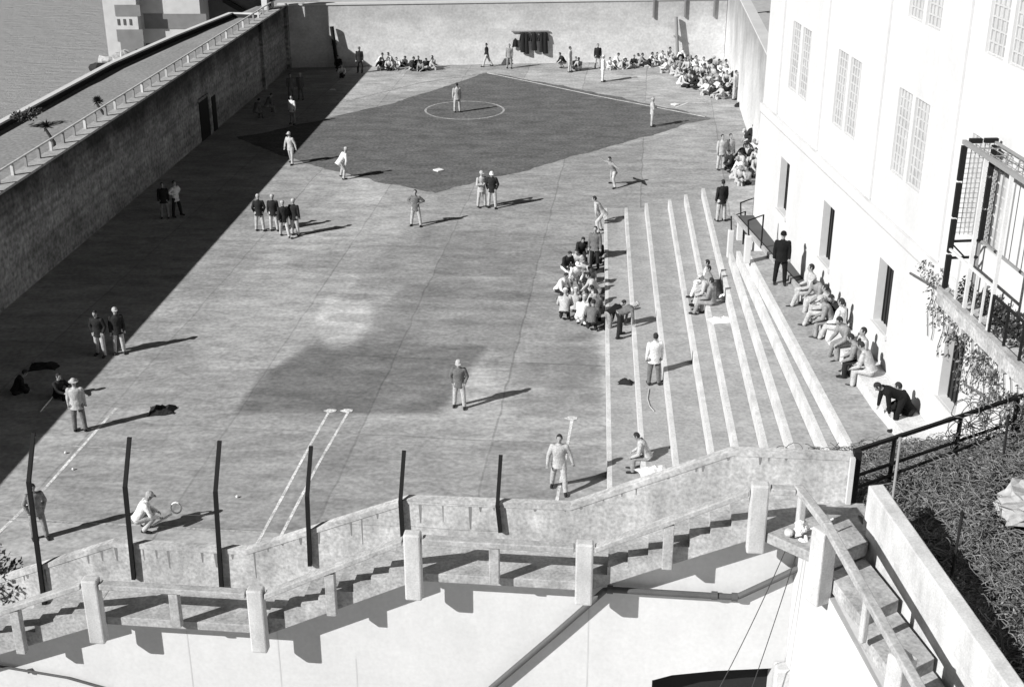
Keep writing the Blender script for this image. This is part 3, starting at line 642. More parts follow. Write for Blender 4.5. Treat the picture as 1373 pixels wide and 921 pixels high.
def leafy(mb,c,r,n,sz,flat=None,squash=(1,1,1)):
    for _ in range(n):
        d=V((random.gauss(0,1),random.gauss(0,1),random.gauss(0,1))).normalized()*r*random.random()**.45
        p_=V(c)+V((d.x*squash[0],d.y*squash[1],d.z*squash[2])); q=V((random.gauss(0,1),random.gauss(0,1),random.gauss(0,1))).normalized(); x=q.orthogonal().normalized()*sz*random.uniform(.6,1.3); y=q.cross(x)*.55
        mb.poly([p_-x,p_-y,p_+x,p_+y],random.choice((0,0,1,2)))
# ================================================================== HILLSIDE
def hz(x,y): return 6.42-.03*(22-y)+.10*max(0,x-8)*.6+.16*noise.fractal(V((x*.7,y*.7,3)),1,2,4)
mb=MB(); nx,ny=50,60; G=[]
for j in range(ny+1):
    row=[]; t_=j/ny
    y=12+ (25.6-12)*t_
    xl=(t0+V((.178,-.984,0))*((21.05-y)/.984)).x+.2 if y<21.3 else 6.72+max(0,(y-22.45))*1.68
    for i in range(nx+1):
        x=xl+(13-xl)*i/nx; z=hz(x,y)
        lim=pz((21.05-y)/.984)-.22 if y<21.3 else 6.5
        z=min(z,lim+ (x-xl)*.5); row.append(mb.bm.verts.new((x,y,z)))
    G.append(row)
for j in range(ny):
    for i in range(nx): mb.bm.faces.new((G[j][i],G[j][i+1],G[j+1][i+1],G[j+1][i]))
tag(mb.build('hillside',M_earth),kind='structure')
# bank falling from the railing to the terrace
mb=MB(); G=[]
for j in range(21):
    row=[]
    for i in range(31):
        t_=i/30; a_=F0+V((.02,.05,0))+fd*t_; e_=V((6.6+4.9*t_,28.3+1.0*t_+.5*noise.noise(V((t_*5,1,2))),0)); q=lerp(a_,e_,j/20)
        z=6.38+(4.0-6.38)*(j/20)**.8+.12*noise.fractal(V((q.x,q.y,7)),1,2,3)*(1 if 0<j<20 else 0); row.append(mb.bm.verts.new((q.x,q.y,z)))
    G.append(row)
for j in range(20):
    for i in range(30): mb.bm.faces.new((G[j][i],G[j][i+1],G[j+1][i+1],G[j+1][i]))
tag(mb.build('bank',M_earth),kind='structure')
def twigs(name,n,pos,rmin,rmax,th,m,seed,label=None):
    random.seed(seed); mb=MB()
    for _ in range(n):
        c_=pos(); r_=random.uniform(rmin,rmax); a0=random.uniform(0,6.28); arc=random.uniform(1.2,4.5); ax=V((random.gauss(0,.5),random.gauss(0,.5),1)).normalized()
        x=ax.cross(V((.3,.8,.1))).normalized(); y=ax.cross(x); k=7; P=[]
        for i in range(k): aa=a0+arc*i/(k-1); P.append(c_+x*r_*math.cos(aa)+y*r_*math.sin(aa)*random.uniform(.9,1.1)+V((0,0,.05*i/k)))
        mb.tube(P,th*random.uniform(.6,1.2),3)
    return mb.build(name,m,recalc=False)
def hp():
    while True:
        y=random.uniform(13,25.0); x=random.uniform(6.9,11.3)
        if y<21.3:
            xl=(t0+V((.178,-.984,0))*((21.05-y)/.984)).x+.45
        else: xl=7+max(0,(y-22.5))*1.68
        if x<xl+.05 or math.hypot(x-10.45,y-21.6)<1.15: continue
        if noise.fractal(V((x*.9,y*.9,11)),1,2,3)<random.uniform(-.6,.25): continue
        return V((x,y,min(hz(x,y),7.2)+random.uniform(.03,.22)))
tag(twigs('dry_vine_tangle',5200,hp,.04,.26,.007,M_twig,5),kind='stuff'); tag(twigs('dark_vine_tangle',3400,hp,.05,.3,.010,M_twigd,6),kind='stuff')
def bp():
    t_=random.random(); u_=random.random()**.8; a_=F0+fd*t_; e_=V((6.6+4.9*t_,28.3+1.0*t_,0)); q=lerp(a_,e_,u_); q.z=6.4-2.3*u_**.8+random.uniform(.05,.3); return q
tag(twigs('bank_brambles',1500,bp,.06,.3,.010,M_twigd,8),kind='stuff')
tag(twigs('bank_dry_grass',900,bp,.05,.2,.010,M_twig,18),kind='stuff')
random.seed(77); mb=MB()
for _ in range(90):
    y=random.uniform(14,24.6); x=random.uniform(7.6,11.2)
    if y>22.4 and x<7.4+(y-22.5)*1.68: continue
    if y<21.3 and x<(t0+V((.178,-.984,0))*((21.05-y)/.984)).x+.6: continue
    leafy(mb,(x,y,hz(x,y)+.12),random.uniform(.15,.4),70,.035,squash=(1,1,.5))
tag(mb.build('weeds',[M_leafm,M_leafl,M_leafd],recalc=False),kind='stuff')
mb=MB(); rv=bmesh.ops.create_icosphere(mb.bm,subdivisions=4,radius=1)['verts']
for v in rv:
    q=v.co.copy(); n_=noise.voronoi(q*1.5)[0][0]; f_=1-.3*n_+.22*noise.fractal(q*4,1,2,5)
    v.co=V((10.45+q.x*1.25*f_,21.6+q.y*.95*f_,6.75+max(-.2,q.z)*.62*f_))
tag(mb.build('boulder',M_rock),'pale rough boulder lying in the dry vines at right','rock')
# coiled wire on the railing
cw=thing('vine_on_railing','bare curling vine climbing on the black railing','vine',(10,24.4,6.5))
random.seed(12); mb=MB()
for k in range(60):
    t_=random.uniform(.58,1.0); c_=F0+fd*t_+V((random.uniform(-.1,.1),random.uniform(-.15,.15),random.uniform(6.5,7.6))); r_=random.uniform(.1,.3); a0=random.uniform(0,6.28)
    mb.tube([c_+V((r_*math.cos(a0+i*.6),.1*math.sin(i),r_*math.sin(a0+i*.6))) for i in range(8)],.011,3)
mb.build('stems',M_twigd,cw,recalc=False)
# climbing plant on the block wall
cv=thing('climbing_plant','leafy creeper hanging on the white wall below the cage','creeper',tuple(BW.p(19.5,.1,7)))
random.seed(21); mb=MB()
for k in range(330):
    s_=random.triangular(17.0,27,22); low=interp([(17,8.1),(18,7.5),(19,6.9),(20,6.6),(22,6.0),(25,5.3),(27,4.8)],s_); z_=low+(8.4-low)*random.random()**.8
    if random.random()<.25: z_-=random.uniform(0,.6)
    leafy(mb,BW.p(s_,.12,z_),.22,9,.05,squash=(.5,1,1))
mb.build('leaves',[M_leafm,M_leafl,M_leafd],cv,recalc=False)
mb=MB()
for k in range(26):
    s_=18+k*.3; P=[BW.p(s_+.1*math.sin(i*1.3+k),.05,8.1-i*.25) for i in range(random.randint(4,9))]; mb.tube(P,.012,4)
mb.tube([BW.p(16.6,.1,7.75),BW.p(17.5,.14,7.9),BW.p(18.4,.1,8.0)],.035,5)
mb.tube([BW.p(20.8,.12,6.5),BW.p(21.5,.14,6.65),BW.p(22.0,.1,6.7)],.03,5); mb.build('stems',M_twigd,cv)
# shrubs
def shrub(lb,c,r,n,sz,sq=(1,1,1),trunk=None,name='shrub',cat='shrub'):
    o=thing(name,lb,cat,tuple(c)); mb=MB()
    for k in range(7):
        d=V((random.gauss(0,.5),random.gauss(0,.5),random.gauss(0,.4)))*r
        leafy(mb,V(c)+V((0,0,r*sq[2]*.6+(trunk or 0)))+d,r*.6,n//7,sz,squash=sq)
    mb.build('foliage',[M_leafd,M_leafm,M_leafd],o,recalc=False)
    mb=MB(); mb.tube([V(c)+V((0,0,-.1)),V(c)+V((.03,.02,(trunk or 0)+r*.5))],.05,6,.02); 
    for k in range(4): mb.tube([V(c)+V((0,0,(trunk or 0)*.7)),V(c)+V((random.uniform(-r,r)*.6,random.uniform(-r,r)*.6,(trunk or 0)+r*.9))],.025,5)
    mb.build('stems',M_twigd,o)
random.seed(30)
q=NW.p(-11.6,-.55,0); shrub('dark leafy bush behind the stair wall at the left edge',(q.x,q.y,2.9),.62,700,.06,(1,1,1.2))
shrub('low dark bush growing on the seaward parapet',tuple(Z(33,160,-1.4)),.75,600,.10,(1.6,1,.5))
def tuft(lb,u,v,hh):
    b_=Z(u,v,-2); o=thing('yucca_plant',lb,'plant',tuple(b_),'tufted plants beyond the left wall'); mb=MB(); mb.tube([b_,b_+V((.1,0,hh*.45)),b_+V((-.35,0,hh*.8))],.13,7,.08); mb.build('trunk',M_leafd,o)
    mb=MB(); c_=b_+V((-.25,0,hh*.85))
    for k in range(90):
        d=V((random.gauss(0,1),random.gauss(0,1),random.gauss(.35,.7))).normalized(); s_=d.orthogonal().normalized()*.06; mb.poly([c_-s_,c_+s_,c_+d*random.uniform(.3,.5)])
    for k in range(60):
        d=V((random.gauss(0,1),random.gauss(0,1),random.gauss(.1,.5))).normalized(); s_=d.orthogonal().normalized()*.06; mb.poly([b_+V((0,0,.3))-s_,b_+V((0,0,.3))+s_,b_+V((0,0,.3))+d*random.uniform(.3,.8)])
    mb.build('leaves',M_leafd,o,recalc=False)
tuft('tall tufted plant beyond the left railing, nearer one',74,216,2.6); tuft('tall tufted plant beyond the left railing, further one',141,176,2.4)
# deck shrubs behind the cage
for k in range(6):
    s_=CS+.75+k*.62; c_=BW.p(s_,.38+.05*(k%2),8.70); shrub(['first','second','third','fourth','fifth','sixth'][k]+' dark shrub along the balcony, counted from the cage far end',tuple(c_),.27,260,.05,(1,1,1.7))
# tree beyond the wall top at the far right corner
tr=thing('small_tree','dark leafed small tree showing above the far right wall corner','tree',(22,128,-1)); mb=MB(); mb.tube([(22,128,-1),(22.3,128,2.4),(22.0,128,4)],.25,8,.1)
for k in range(5): mb.tube([(22.2,128,2),(22+random.uniform(-1.6,1.6),128+random.uniform(-1,1),4.4)],.09,5,.03)
mb.build('trunk',M_twigd,tr); mb=MB()
for k in range(12): leafy(mb,(22+random.gauss(0,1.2),128+random.gauss(0,1),4.3+random.gauss(0,.7)),.8,120,.16)
mb.build('crown',[M_leafd,M_leafm,M_leafd],tr,recalc=False)
# ================================================================== SEAWARD BUILDINGS
BF=Fr((-42,118),(1,-.02),(.02,-1))
def bs(u,v,Y): 
    r=ray(u,v); t=Y/r.y; return V((r.x*t,Y,H+r.z*t))
sb=thing('banded_building','pale building with dark painted bands standing above the sea','building',(-40,138,-12))
YB=138
def bandbox(u0,u1,v0,v1,m,nm,dep,par=None,Y=YB):
    a_=bs(u0,v1,Y);b_=bs(u1,v1,Y);c_=bs(u0,v0,Y); mb=MB(); x0,x1=a_.x,b_.x; z0,z1=a_.z,c_.z
    mb.hexa([V((x0,Y,z0)),V((x1,Y,z0)),V((x1,Y+dep,z0)),V((x0,Y+dep,z0))],[V((x0,Y,z1)),V((x1,Y,z1)),V((x1,Y+dep,z1)),V((x0,Y+dep,z1))]); return mb.build(nm,m,par)
bandbox(150,194,-60,110,M_lb,'tower',9,sb,YB-1.5)
bandbox(192,278,-60,120,M_lb,'main_wall',14,sb,YB)
for (u0,u1,v0,v1,Y_) in ((155,189,7,22,YB-1.503),(158,193,40,56,YB-1.503),(163,194,56,70,YB-1.503)): bandbox(u0,u1,v0,v1,M_db,'painted_band',-.05,sb,Y_)
for (u0,u1,v0,v1,Y_) in ((194.5,278,19,39,YB-.003),): bandbox(u0,u1,v0,v1,M_db,'painted_band',-.05,sb,Y_)
for k in range(3): bandbox(158+k*8,161+k*8,26,34,M_db2,'window',-.05,sb,YB-1.503)
bandbox(197,214,59,73,M_db2,'doorway',-.05,sb,YB-.003)
bandbox(184,187,66,84,M_db2,'doorway',-.05,sb,YB-1.503)
db=thing('shaded_shed','shed with shade coloured into its side, behind the end of the seaward road','building',(-34,142,-4))
bandbox(278.5,352,-60,45,M_db2,'wall',8,db,YB+4);  # shaded face of the shed given as a dark wall colour
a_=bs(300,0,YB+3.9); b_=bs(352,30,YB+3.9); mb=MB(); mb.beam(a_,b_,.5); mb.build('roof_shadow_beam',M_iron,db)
random.seed(44)
for i,(u,v,r_,lb) in enumerate(((152,88,1.4,'white broken rock pile on the shore by the banded building'),(146,98,1.0,'small white rock beside the shore pile'),(166,80,1.1,'pale rock leaning on the banded tower foot'))):
    mb=MB(); c_=bs(u,v,122-i); mb.ball(c_,r_,(1,.8,.7),14,.9); tag(mb.build('rock',M_rock),lb,'rock')
mb=MB(); c_=bs(143,92,121); mb.ball(c_,1.2,(1,.8,.5),14,.9); tag(mb.build('rock',M_kdark),'dark rock at the foot of the white shore rocks','rock')
# pale structure past the far wall
# ================================================================== PEOPLE
def remesh(bm,vox,smooth,name):
    me=bpy.data.meshes.new('tmp'); bm.to_mesh(me); bm.free(); o=bpy.data.objects.new('tmp',me); COL.objects.link(o)
    md=o.modifiers.new('r','REMESH'); md.mode='VOXEL'; md.voxel_size=vox; md.use_smooth_shade=True
    ms=o.modifiers.new('s','SMOOTH'); ms.iterations=smooth; ms.factor=.5
    dg=bpy.context.evaluated_depsgraph_get(); dg.update(); out=bpy.data.meshes.new_from_object(o.evaluated_get(dg)); out.name=name
    bpy.data.objects.remove(o); bpy.data.meshes.remove(me)
    for p_ in out.polygons: p_.use_smooth=True
    out.materials.clear()
    return out
def caps(bm,p0,r0,p1,r1,n=12,sc=None):
    p0,p1=V(p0),V(p1); d=p1-p0; L=d.length
    if L<1e-4: d=V((0,0,1)); L=1e-4
    q=d.to_track_quat('Z','Y').to_matrix().to_4x4(); M0=Matrix.Translation((p0+p1)/2)@q
    bmesh.ops.create_cone(bm,cap_ends=True,segments=n,radius1=r0,radius2=r1,depth=L,matrix=M0)
    bmesh.ops.create_uvsphere(bm,u_segments=n,v_segments=8,radius=r0,matrix=Matrix.Translation(p0)); bmesh.ops.create_uvsphere(bm,u_segments=n,v_segments=8,radius=r1,matrix=Matrix.Translation(p1))
def loft(bm,rings,n=16):
    RRs=[[bm.verts.new(c+x*a*math.cos(6.2832*k/n)+y*b*math.sin(6.2832*k/n)) for k in range(n)] for c,x,y,a,b in rings]
    for A,B in zip(RRs,RRs[1:]):
        for k in range(n): bm.faces.new((A[k],A[(k+1)%n],B[(k+1)%n],B[k]))
    bm.faces.new(list(reversed(RRs[0]))); bm.faces.new(RRs[-1])
def rx(v,a): c,s=math.cos(a),math.sin(a); return V((v.x,v.y*c-v.z*s,v.y*s+v.z*c))
def make_pose(name,lean=0,legs=((0,6,0),(0,6,0)),arms=None,head=0,seat=None,side=0,drop=True):
    """joints: x right, y forward, z up; angles in degrees: leg=(thigh forward, spread, knee bend)"""
    arms=arms or (((.16,.0,-1),(.05,.22,-1)),)*2
    J={}; hipz=.92
    pel=V((0,0,hipz)); 
    tl=R(lean); tv=lambda v:(rx(V(v),-tl))
    def TV(v):
        q=rx(V(v),-tl); s=R(side); return V((q.x*math.cos(s)+q.z*math.sin(s),q.y,-q.x*math.sin(s)+q.z*math.cos(s)))
    ux,uy,uz=TV((1,0,0)),TV((0,1,0)),TV((0,0,1))
    waist=pel+uz*.16; chest=pel+uz*.36; sh=pel+uz*.50; nk=pel+uz*.56
    hd=nk+rx(uz,-R(head))*.15
    L=[]
    for sgn,(tp,sp,kn) in zip((-1,1),legs):
        hip=pel+V((sgn*.095,0,-.02)); a=R(tp); s=R(sp)*sgn
        d=V((math.sin(s)*math.cos(a),math.sin(a),-math.cos(a)*math.cos(s))).normalized(); knee=hip+d*.43
        a2=R(tp-kn); d2=V((math.sin(s*.6)*abs(math.cos(a2)),math.sin(a2),-math.cos(a2))).normalized(); ank=knee+d2*.41
        ft=V((math.sin(s*.5),1,-.05 if kn<100 else -.3)).normalized()
        L.append((hip,knee,ank,ank+V((0,0,-.05))+ft*.17,ank+V((0,0,-.05))-ft*.05))
    A=[]
    for sgn,(e,wv) in zip((-1,1),arms):
        s0=sh+ux*sgn*.19-uz*.02
        el=s0+(ux*e[0]*sgn+uy*e[1]+uz*e[2]).normalized()*.29
        wd=(ux*wv[0]*sgn+uy*wv[1]+uz*wv[2]).normalized(); wr=el+wd*.25
        A.append((s0,el,wr,wd,sgn))
    # drop so the lowest point touches z=0
    low=min([q.z for l in L for q in l[2:]]+[pel.z-.12])-.045
    if seat is not None: low=pel.z-.11-seat
    off=V((0,0,-low))
    sh_=lambda q:q+off
    pel,waist,chest,sh,nk,hd=map(sh_,(pel,waist,chest,sh,nk,hd)); L=[tuple(map(sh_,l)) for l in L]; A=[(sh_(a_[0]),sh_(a_[1]),sh_(a_[2]),a_[3],a_[4]) for a_ in A]
    def torso(bm,g,hem=0):
        rr=[]
        if hem: rr.append((pel-uz*hem,ux,uy,.19+g,.14+g))
        rr+=[(pel-uz*.06,ux,uy,.165+g,.115+g),(pel+uz*.04,ux,uy,.165+g,.112+g),(waist,ux,uy,.145+g,.10+g),(chest,ux,uy,.18+g,.122+g),(sh-uz*.04,ux,uy,.195+g,.11+g),(sh+uz*.03,ux,uy,.12+g,.075+g)]
        loft(bm,rr)
    # BODY
    bm=bmesh.new(); torso(bm,0); caps(bm,sh,.062,hd-(hd-nk)*.4,.055)
    hu=(hd-nk).normalized(); hx=ux; hy=hu.cross(hx); 
    if hy.dot(uy)<0: hy=-hy
    rotm=Matrix((hx,hy,hu)).transposed().to_4x4()
    hc=hd+hu*.02
    bmesh.ops.create_uvsphere(bm,u_segments=16,v_segments=12,radius=1,matrix=Matrix.Translation(hc)@rotm@Matrix.Diagonal((.077,.096,.118,1)))
    caps(bm,hc+hy*.03-hu*.07,.05,hc+hy*.065-hu*.085,.03)                        # jaw and chin
    caps(bm,hc+hy*.088+hu*.015,.012,hc+hy*.112-hu*.022,.015,8)                   # nose
    for s in (-1,1):
        caps(bm,hc+hx*s*.012+hy*.082+hu*.034,.013,hc+hx*s*.045+hy*.074+hu*.03,.012,8)   # brow
        caps(bm,hc+hx*s*.078-hu*.02,.014,hc+hx*s*.084-hy*.012+hu*.022,.017,8)           # ear
    caps(bm,hc+hy*.092-hu*.05-hx*.018,.008,hc+hy*.092-hu*.05+hx*.018,.008,8)     # lips
    for hip,kn,an,toe,heel in L:
        caps(bm,hip,.085,kn,.055); caps(bm,kn,.054,an,.038); caps(bm,heel,.04,toe,.034)
    for s0,el,wr,wd,sg in A:
        caps(bm,s0,.055,el,.042); caps(bm,el,.041,wr,.028)
        pn=(ux*sg).cross(wd); 
        if pn.length<.2: pn=uy.copy()
        pn.normalize(); pw=wd.cross(pn).normalized()   # pw across the palm
        pc=wr+wd*.055
        caps(bm,wr,.026,pc-pw*.015,.03,10); caps(bm,wr,.026,pc+pw*.018,.028,10)
        for fi,(o_,ln) in enumerate(((-.031,.062),(-.011,.074),(.010,.070),(.030,.055))):
            b_=pc+wd*.03+pw*o_; m_=b_+(wd*.8+pn*.35*(1))*ln*.55+pw*o_*.12; e_=m_+(wd*.55+pn*.8)*ln*.45
            caps(bm,b_,.0095,m_,.009,6); caps(bm,m_,.009,e_,.0075,6)
        tb=wr+wd*.03-pw*.028; tm=tb+(-pw*.8+wd*.7)*.035; caps(bm,tb,.013,tm,.011,6); caps(bm,tm,.011,tm+(wd*.9+pn*.3)*.03,.009,6)
    body=remesh(bm,.0125,2,name+'_body'); body.materials.append(M_skin)
    # JACKET
    bm=bmesh.new(); torso(bm,.028,.17 if lean<50 and legs[0][0]<60 else .03)
    for s0,el,wr,wd,sg in A: caps(bm,s0,.078,el,.064); caps(bm,el,.062,wr-wd*.01,.046)
    caps(bm,sh+uz*.01,.085,nk+hu*.0,.07)
    jac=remesh(bm,.02,2,name+'_jacket')
    # TROUSERS
    bm=bmesh.new(); loft(bm,[(pel-V((0,0,.06)),ux,uy,.175,.125),(pel+uz*.02,ux,uy,.18,.128),(waist-uz*.03,ux,uy,.165,.12)])
    for hip,kn,an,toe,heel in L: caps(bm,hip,.112,kn,.083); caps(bm,kn,.083,an+V((0,0,.0)),.068)
    tro=remesh(bm,.02,2,name+'_trousers')
    # SHOES
    sho=[]
    for hip,kn,an,toe,heel in L:
        bm=bmesh.new(); caps(bm,heel,.05,toe,.042); caps(bm,heel,.05,an-V((0,0,.0)),.047)
        q_=remesh(bm,.018,1,name+'_shoe'); q_.materials.append(M_shoe); sho.append(q_)
    # HAIR, CAP, BRIM HAT
    def headpiece(kind):
        bm=bmesh.new()
        if kind=='hair':
            bmesh.ops.create_uvsphere(bm,u_segments=14,v_segments=10,radius=1,matrix=Matrix.Translation(hc+hu*.018-hy*.014)@rotm@Matrix.Diagonal((.087,.098,.112,1)))
            dead=[v for v in bm.verts if (v.co-hc).dot(hu)<-.055+.0 or ((v.co-hc).dot(hy)>.055 and (v.co-hc).dot(hu)<.055)]
            bmesh.ops.delete(bm,geom=dead,context='VERTS')
        else:
            bmesh.ops.create_uvsphere(bm,u_segments=16,v_segments=10,radius=1,matrix=Matrix.Translation(hc+hu*.045)@rotm@Matrix.Diagonal((.098,.112,.095,1)))
            dead=[v for v in bm.verts if (v.co-hc).dot(hu)<.04]; bmesh.ops.delete(bm,geom=dead,context='VERTS')
            r_=[]
            n=18
            for rr,dz in ((.096,.045),(.155 if kind=='hat' else .1,.035)):
                row=[]
                for k in range(n):
                    a=6.2832*k/n; fx,fy=math.cos(a),math.sin(a); e=rr
                    if kind=='cap' and fy>.3: e=rr+ (.075*(fy-.3)/.7 if rr>.097 else 0)
                    row.append(bm.verts.new(hc+hx*fx*e+hy*fy*e*1.12+hu*dz))
                r_.append(row)
            for k in range(n): bm.faces.new((r_[0][k],r_[0][(k+1)%n],r_[1][(k+1)%n],r_[1][k]))
        me=bpy.data.meshes.new(name+'_'+kind); bm.to_mesh(me); bm.free()
        for p_ in me.polygons: p_.use_smooth=True
        me.materials.append(M_hair); return me
    heads={k:headpiece(k) for k in ('hair','cap','hat')}
    for m_ in (jac,tro): m_.materials.append(PM['pale'])
    return dict(body=body,jacket=jac,trousers=tro,shoes=sho,**heads)
DN=((.16,.0,-1),(.05,.22,-1)); HIP=((.8,-.35,-.75),(-.85,.5,-.3)); FWD=((.25,.4,-1),(-.1,1,-.1)); KN=((.3,.55,-.8),(-.3,.5,-.75)); OUT=((1,.15,-.25),(1,.1,-.1)); UPF=((.5,.8,-.2),(-.2,.9,.5)); CR=((.3,.2,-1),(-.9,.55,.05)); BK=((.2,-.35,-1),(-.6,-.3,-.5)); POC=((.35,-.1,-1),(-.35,.35,-1))
P={}
P['stand']=make_pose('stand',0,((2,5,2),(-2,6,0)),(DN,DN))
P['pockets']=make_pose('pockets',3,((6,7,4),(-5,7,0)),(POC,POC),head=12)
P['hips']=make_pose('hips',0,((3,12,0),(-2,12,0)),(HIP,HIP))
P['crossed']=make_pose('crossed',-2,((3,6,2),(-3,8,0)),(CR,CR),head=8)
P['walk']=make_pose('walk',4,((22,4,8),(-20,4,14)),(((.15,-.35,-1),(.0,-.1,-1)),((.15,.35,-1),(0,.6,-1))))
P['stride']=make_pose('stride',12,((32,16,30),(-26,14,10)),(((.8,.3,-.4),(.7,.6,.1)),((.8,-.1,-.5),(.6,.4,-.4))))
P['lunge']=make_pose('lunge',22,((28,30,34),(-14,34,6)),(OUT,((.9,.2,.1),(.7,.3,.6))))
P['ready']=make_pose('ready',38,((34,16,44),(26,16,40)),(KN,KN),head=-22)
P['armsout']=make_pose('armsout',4,((14,9,4),(-14,9,6)),(((.42,-.1,-.95),(.3,.15,-.95)),((.35,.15,-.95),(.1,.3,-.95))))
P['bend']=make_pose('bend',68,((18,8,16),(-4,8,4)),(((.15,.9,-.5),(0,1,-.6)),((.2,.9,-.3),(0,1,-.3))),head=-10)
P['point']=make_pose('point',42,((14,7,10),(-6,8,2)),(((.3,1,.2),(.0,1,.1)),KN),head=-18)
P['sitg']=make_pose('sitg',14,((118,10,112),(112,12,108)),(((.25,.9,-.55),(-.3,1,.1)),)*2,seat=0)
P['sitg2']=make_pose('sitg2',32,((105,24,120),(98,26,122)),(((.3,.6,-.8),(-.5,.9,-.1)),)*2,seat=0,head=15)
P['sitb']=make_pose('sitb',28,((84,10,84),(78,12,70)),(((.2,.6,-.8),(-.25,1,-.1)),)*2,seat=.40,head=8)
P['sitb2']=make_pose('sitb2',6,((82,9,62),(86,9,92)),(((.25,.25,-1),(-.2,1,-.3)),)*2,seat=.40)
P['squat']=make_pose('squat',34,((98,16,138),(90,18,134)),(((.25,.8,-.6),(-.35,1,0)),)*2,head=-8)
P['recline']=make_pose('recline',-28,((96,6,82),(84,8,50)),(((.3,-.5,-.9),(0,-.2,-1)),)*2,seat=0,head=20)
NP=0
def person(u,v,z,pose,face,top,leg,head,label,group=None,hc_='dark',sc=1.0,xyz=None):
    global NP; NP+=1
    q=V(xyz) if xyz else Z(u,v,z); T=P[pose]
    root=bpy.data.objects.new('person',T['body']); COL.objects.link(root); root.location=q; root.rotation_euler=(0,0,R(face)); root.scale=(sc,)*3
    tag(root,label,'person',group)
    def ch(nm,me,m_=None):
        o=bpy.data.objects.new(nm,me); COL.objects.link(o); o.parent=root
        if m_ is not None: o.material_slots[0].link='OBJECT'; o.material_slots[0].material=m_
    ch('jacket' if top in('dark','black','grey') else 'shirt',T['jacket'],PM[top]); ch('trousers',T['trousers'],PM[leg]); ch('shoe',T['shoes'][0]); ch('shoe',T['shoes'][1])
    ch({'hair':'hair','cap':'cap','hat':'hat'}[head],T[head],M_hair if head=='hair' else PM[hc_])
    return root
# face: 0 looks away from camera, 180 to camera, 90 left, -90 right
G1='men standing about the yard'
person(54,722,0,'pockets',-150,'mid','mid','hair','man in grey clothes behind the leftmost fence post')
person(186,714,0,'squat',-70,'white','pale','cap','crouching man in white by the second fence post from left',hc_='pale',sc=1.05)
person(108,578,0,'stand',10,'pale','grey','hat','man in pale coat and dark trousers standing at the white court line',hc_='pale',sc=1.05)
person(136,477,0,'pockets',170,'dark','pale','hair','man in open dark jacket at shadow edge, left of the pair',sc=1.02)
person(161,474,0,'stand',200,'dark','pale','cap','man in dark jacket and pale cap at shadow edge, right of pair',hc_='pale',sc=1.02)
person(222,293,0,'stand',190,'dark','mid','hair','man in dark jacket in the wall shade, left of white-shirted man')
person(238,290,0,'hips',-120,'white','dark','hair','man in white shirt and dark trousers in the wall shade')
for u,v,ps,f,lb in ((349,310,'pockets',10,'leftmost of four dark-jacketed men standing together'),(368,310,'stand',0,'second from left of four dark-jacketed men standing together'),(382,318,'walk',20,'third from left of four dark-jacketed men standing together'),(396,316,'stand',-15,'rightmost of four dark-jacketed men standing together')):
    person(u,v,0,ps,f,'dark','pale','cap',lb,'four men in dark jackets talking',hc_='pale')
person(391,220,0,'armsout',150,'pale','pale','cap','pale dressed player standing where wall shadow meets the infield corner',hc_='pale',sc=1.03)
person(456,240,0,'ready',-60,'white','pale','cap','player in pale clothes bending with hands on knees at infield edge',hc_='pale',sc=1.05)
person(558,303,0,'hips',170,'grey','pale','hair','man with hands on hips in dark shirt near second base')
person(646,278,0,'crossed',-150,'pale','pale','cap','man in pale jacket, left of the pair below the infield',hc_='pale',sc=1.04)
person(660,279,0,'pockets',170,'dark','pale','cap','man in open dark jacket, right of the pair below the infield',hc_='white',sc=1.06)
person(613,151,0,'stand',20,'pale','pale','hair','pitcher in pale clothes standing in the chalk circle',sc=1.06)
person(822,250,0,'lunge',120,'mid','pale','hair','player lunging with arms spread near the steps top end')
person(874,170,0,'crossed',-90,'pale','pale','cap','man in pale shirt standing by the batting box',hc_='pale')
person(808,110,0,'stand',-90,'white','white','cap','batter all in white standing on the far chalk line',hc_='white',sc=1.05)
person(809,313,0,'recline',100,'pale','pale','cap','man in pale clothes leaning at the corner of the lowest step',hc_='pale',sc=1.05) if False else person(808,312,0,'ready',80,'pale','pale','hair','man in pale clothes standing at the far corner of lowest step',sc=1.1)
person(653,90,0,'walk',80,'dark','pale','hair','man in dark jacket walking before the far wall')
person(683,92,0,'stand',170,'mid','mid','hair','slim man in grey standing right of the far walker')
person(483,98,0,'stand',170,'dark','dark','cap','man all in dark at the end of the corner shadow',hc_='grey',sc=1.05)
person(459,103,0,'sitg',180,'white','dark','hair','man in white shirt sitting in the dark corner shade')
person(456,95,0,'squat',170,'dark','dark','hair','dark dressed man crouching by the pole in corner shade')
person(391,135,0,'stand',190,'grey','grey','hair','dark dressed man in the corner shade, left of the pair')
person(404,134,0,'stand',170,'grey','grey','cap','dark dressed man with pale cap in the corner shade',hc_='pale')
person(393,167,0,'stand',150,'white','mid','hair','man in white shirt in the shade left of the infield')
person(343,160,0,'sitb',-40,'grey','grey','hair','man sitting in the wall shade, left of two')
person(358,152,0,'sitb',-60,'grey','mid','hair','man sitting in the wall shade, right of two')
person(616,546,0,'pockets',175,'grey','pale','cap','lone man in dark shirt and pale trousers mid yard',hc_='pale')
person(749,658,0,'armsout',175,'pale','pale','hair','man in long pale coat walking toward stair wall',sc=1.08)
person(876,516,.9,'stand',10,'white','grey','hair','man in bright white shirt standing on the lower steps',sc=1.05)
person(815,452,.0,'bend',-60,'black','mid','hair','man in black jacket bending right over the lowest step, left one',xyz=None,sc=1.02)
person(829,452,.45,'bend',-75,'grey','dark','cap','man in grey jacket bending right on the lowest step',hc_='pale')
person(1045,381,4.05,'stand',170,'black','black','cap','guard in black uniform and peaked cap on the terrace',hc_='black',sc=1.03)
person(966,297,2.7,'stand',20,'dark','pale','hair','man in dark jacket seen from behind at the top of steps',sc=1.0)
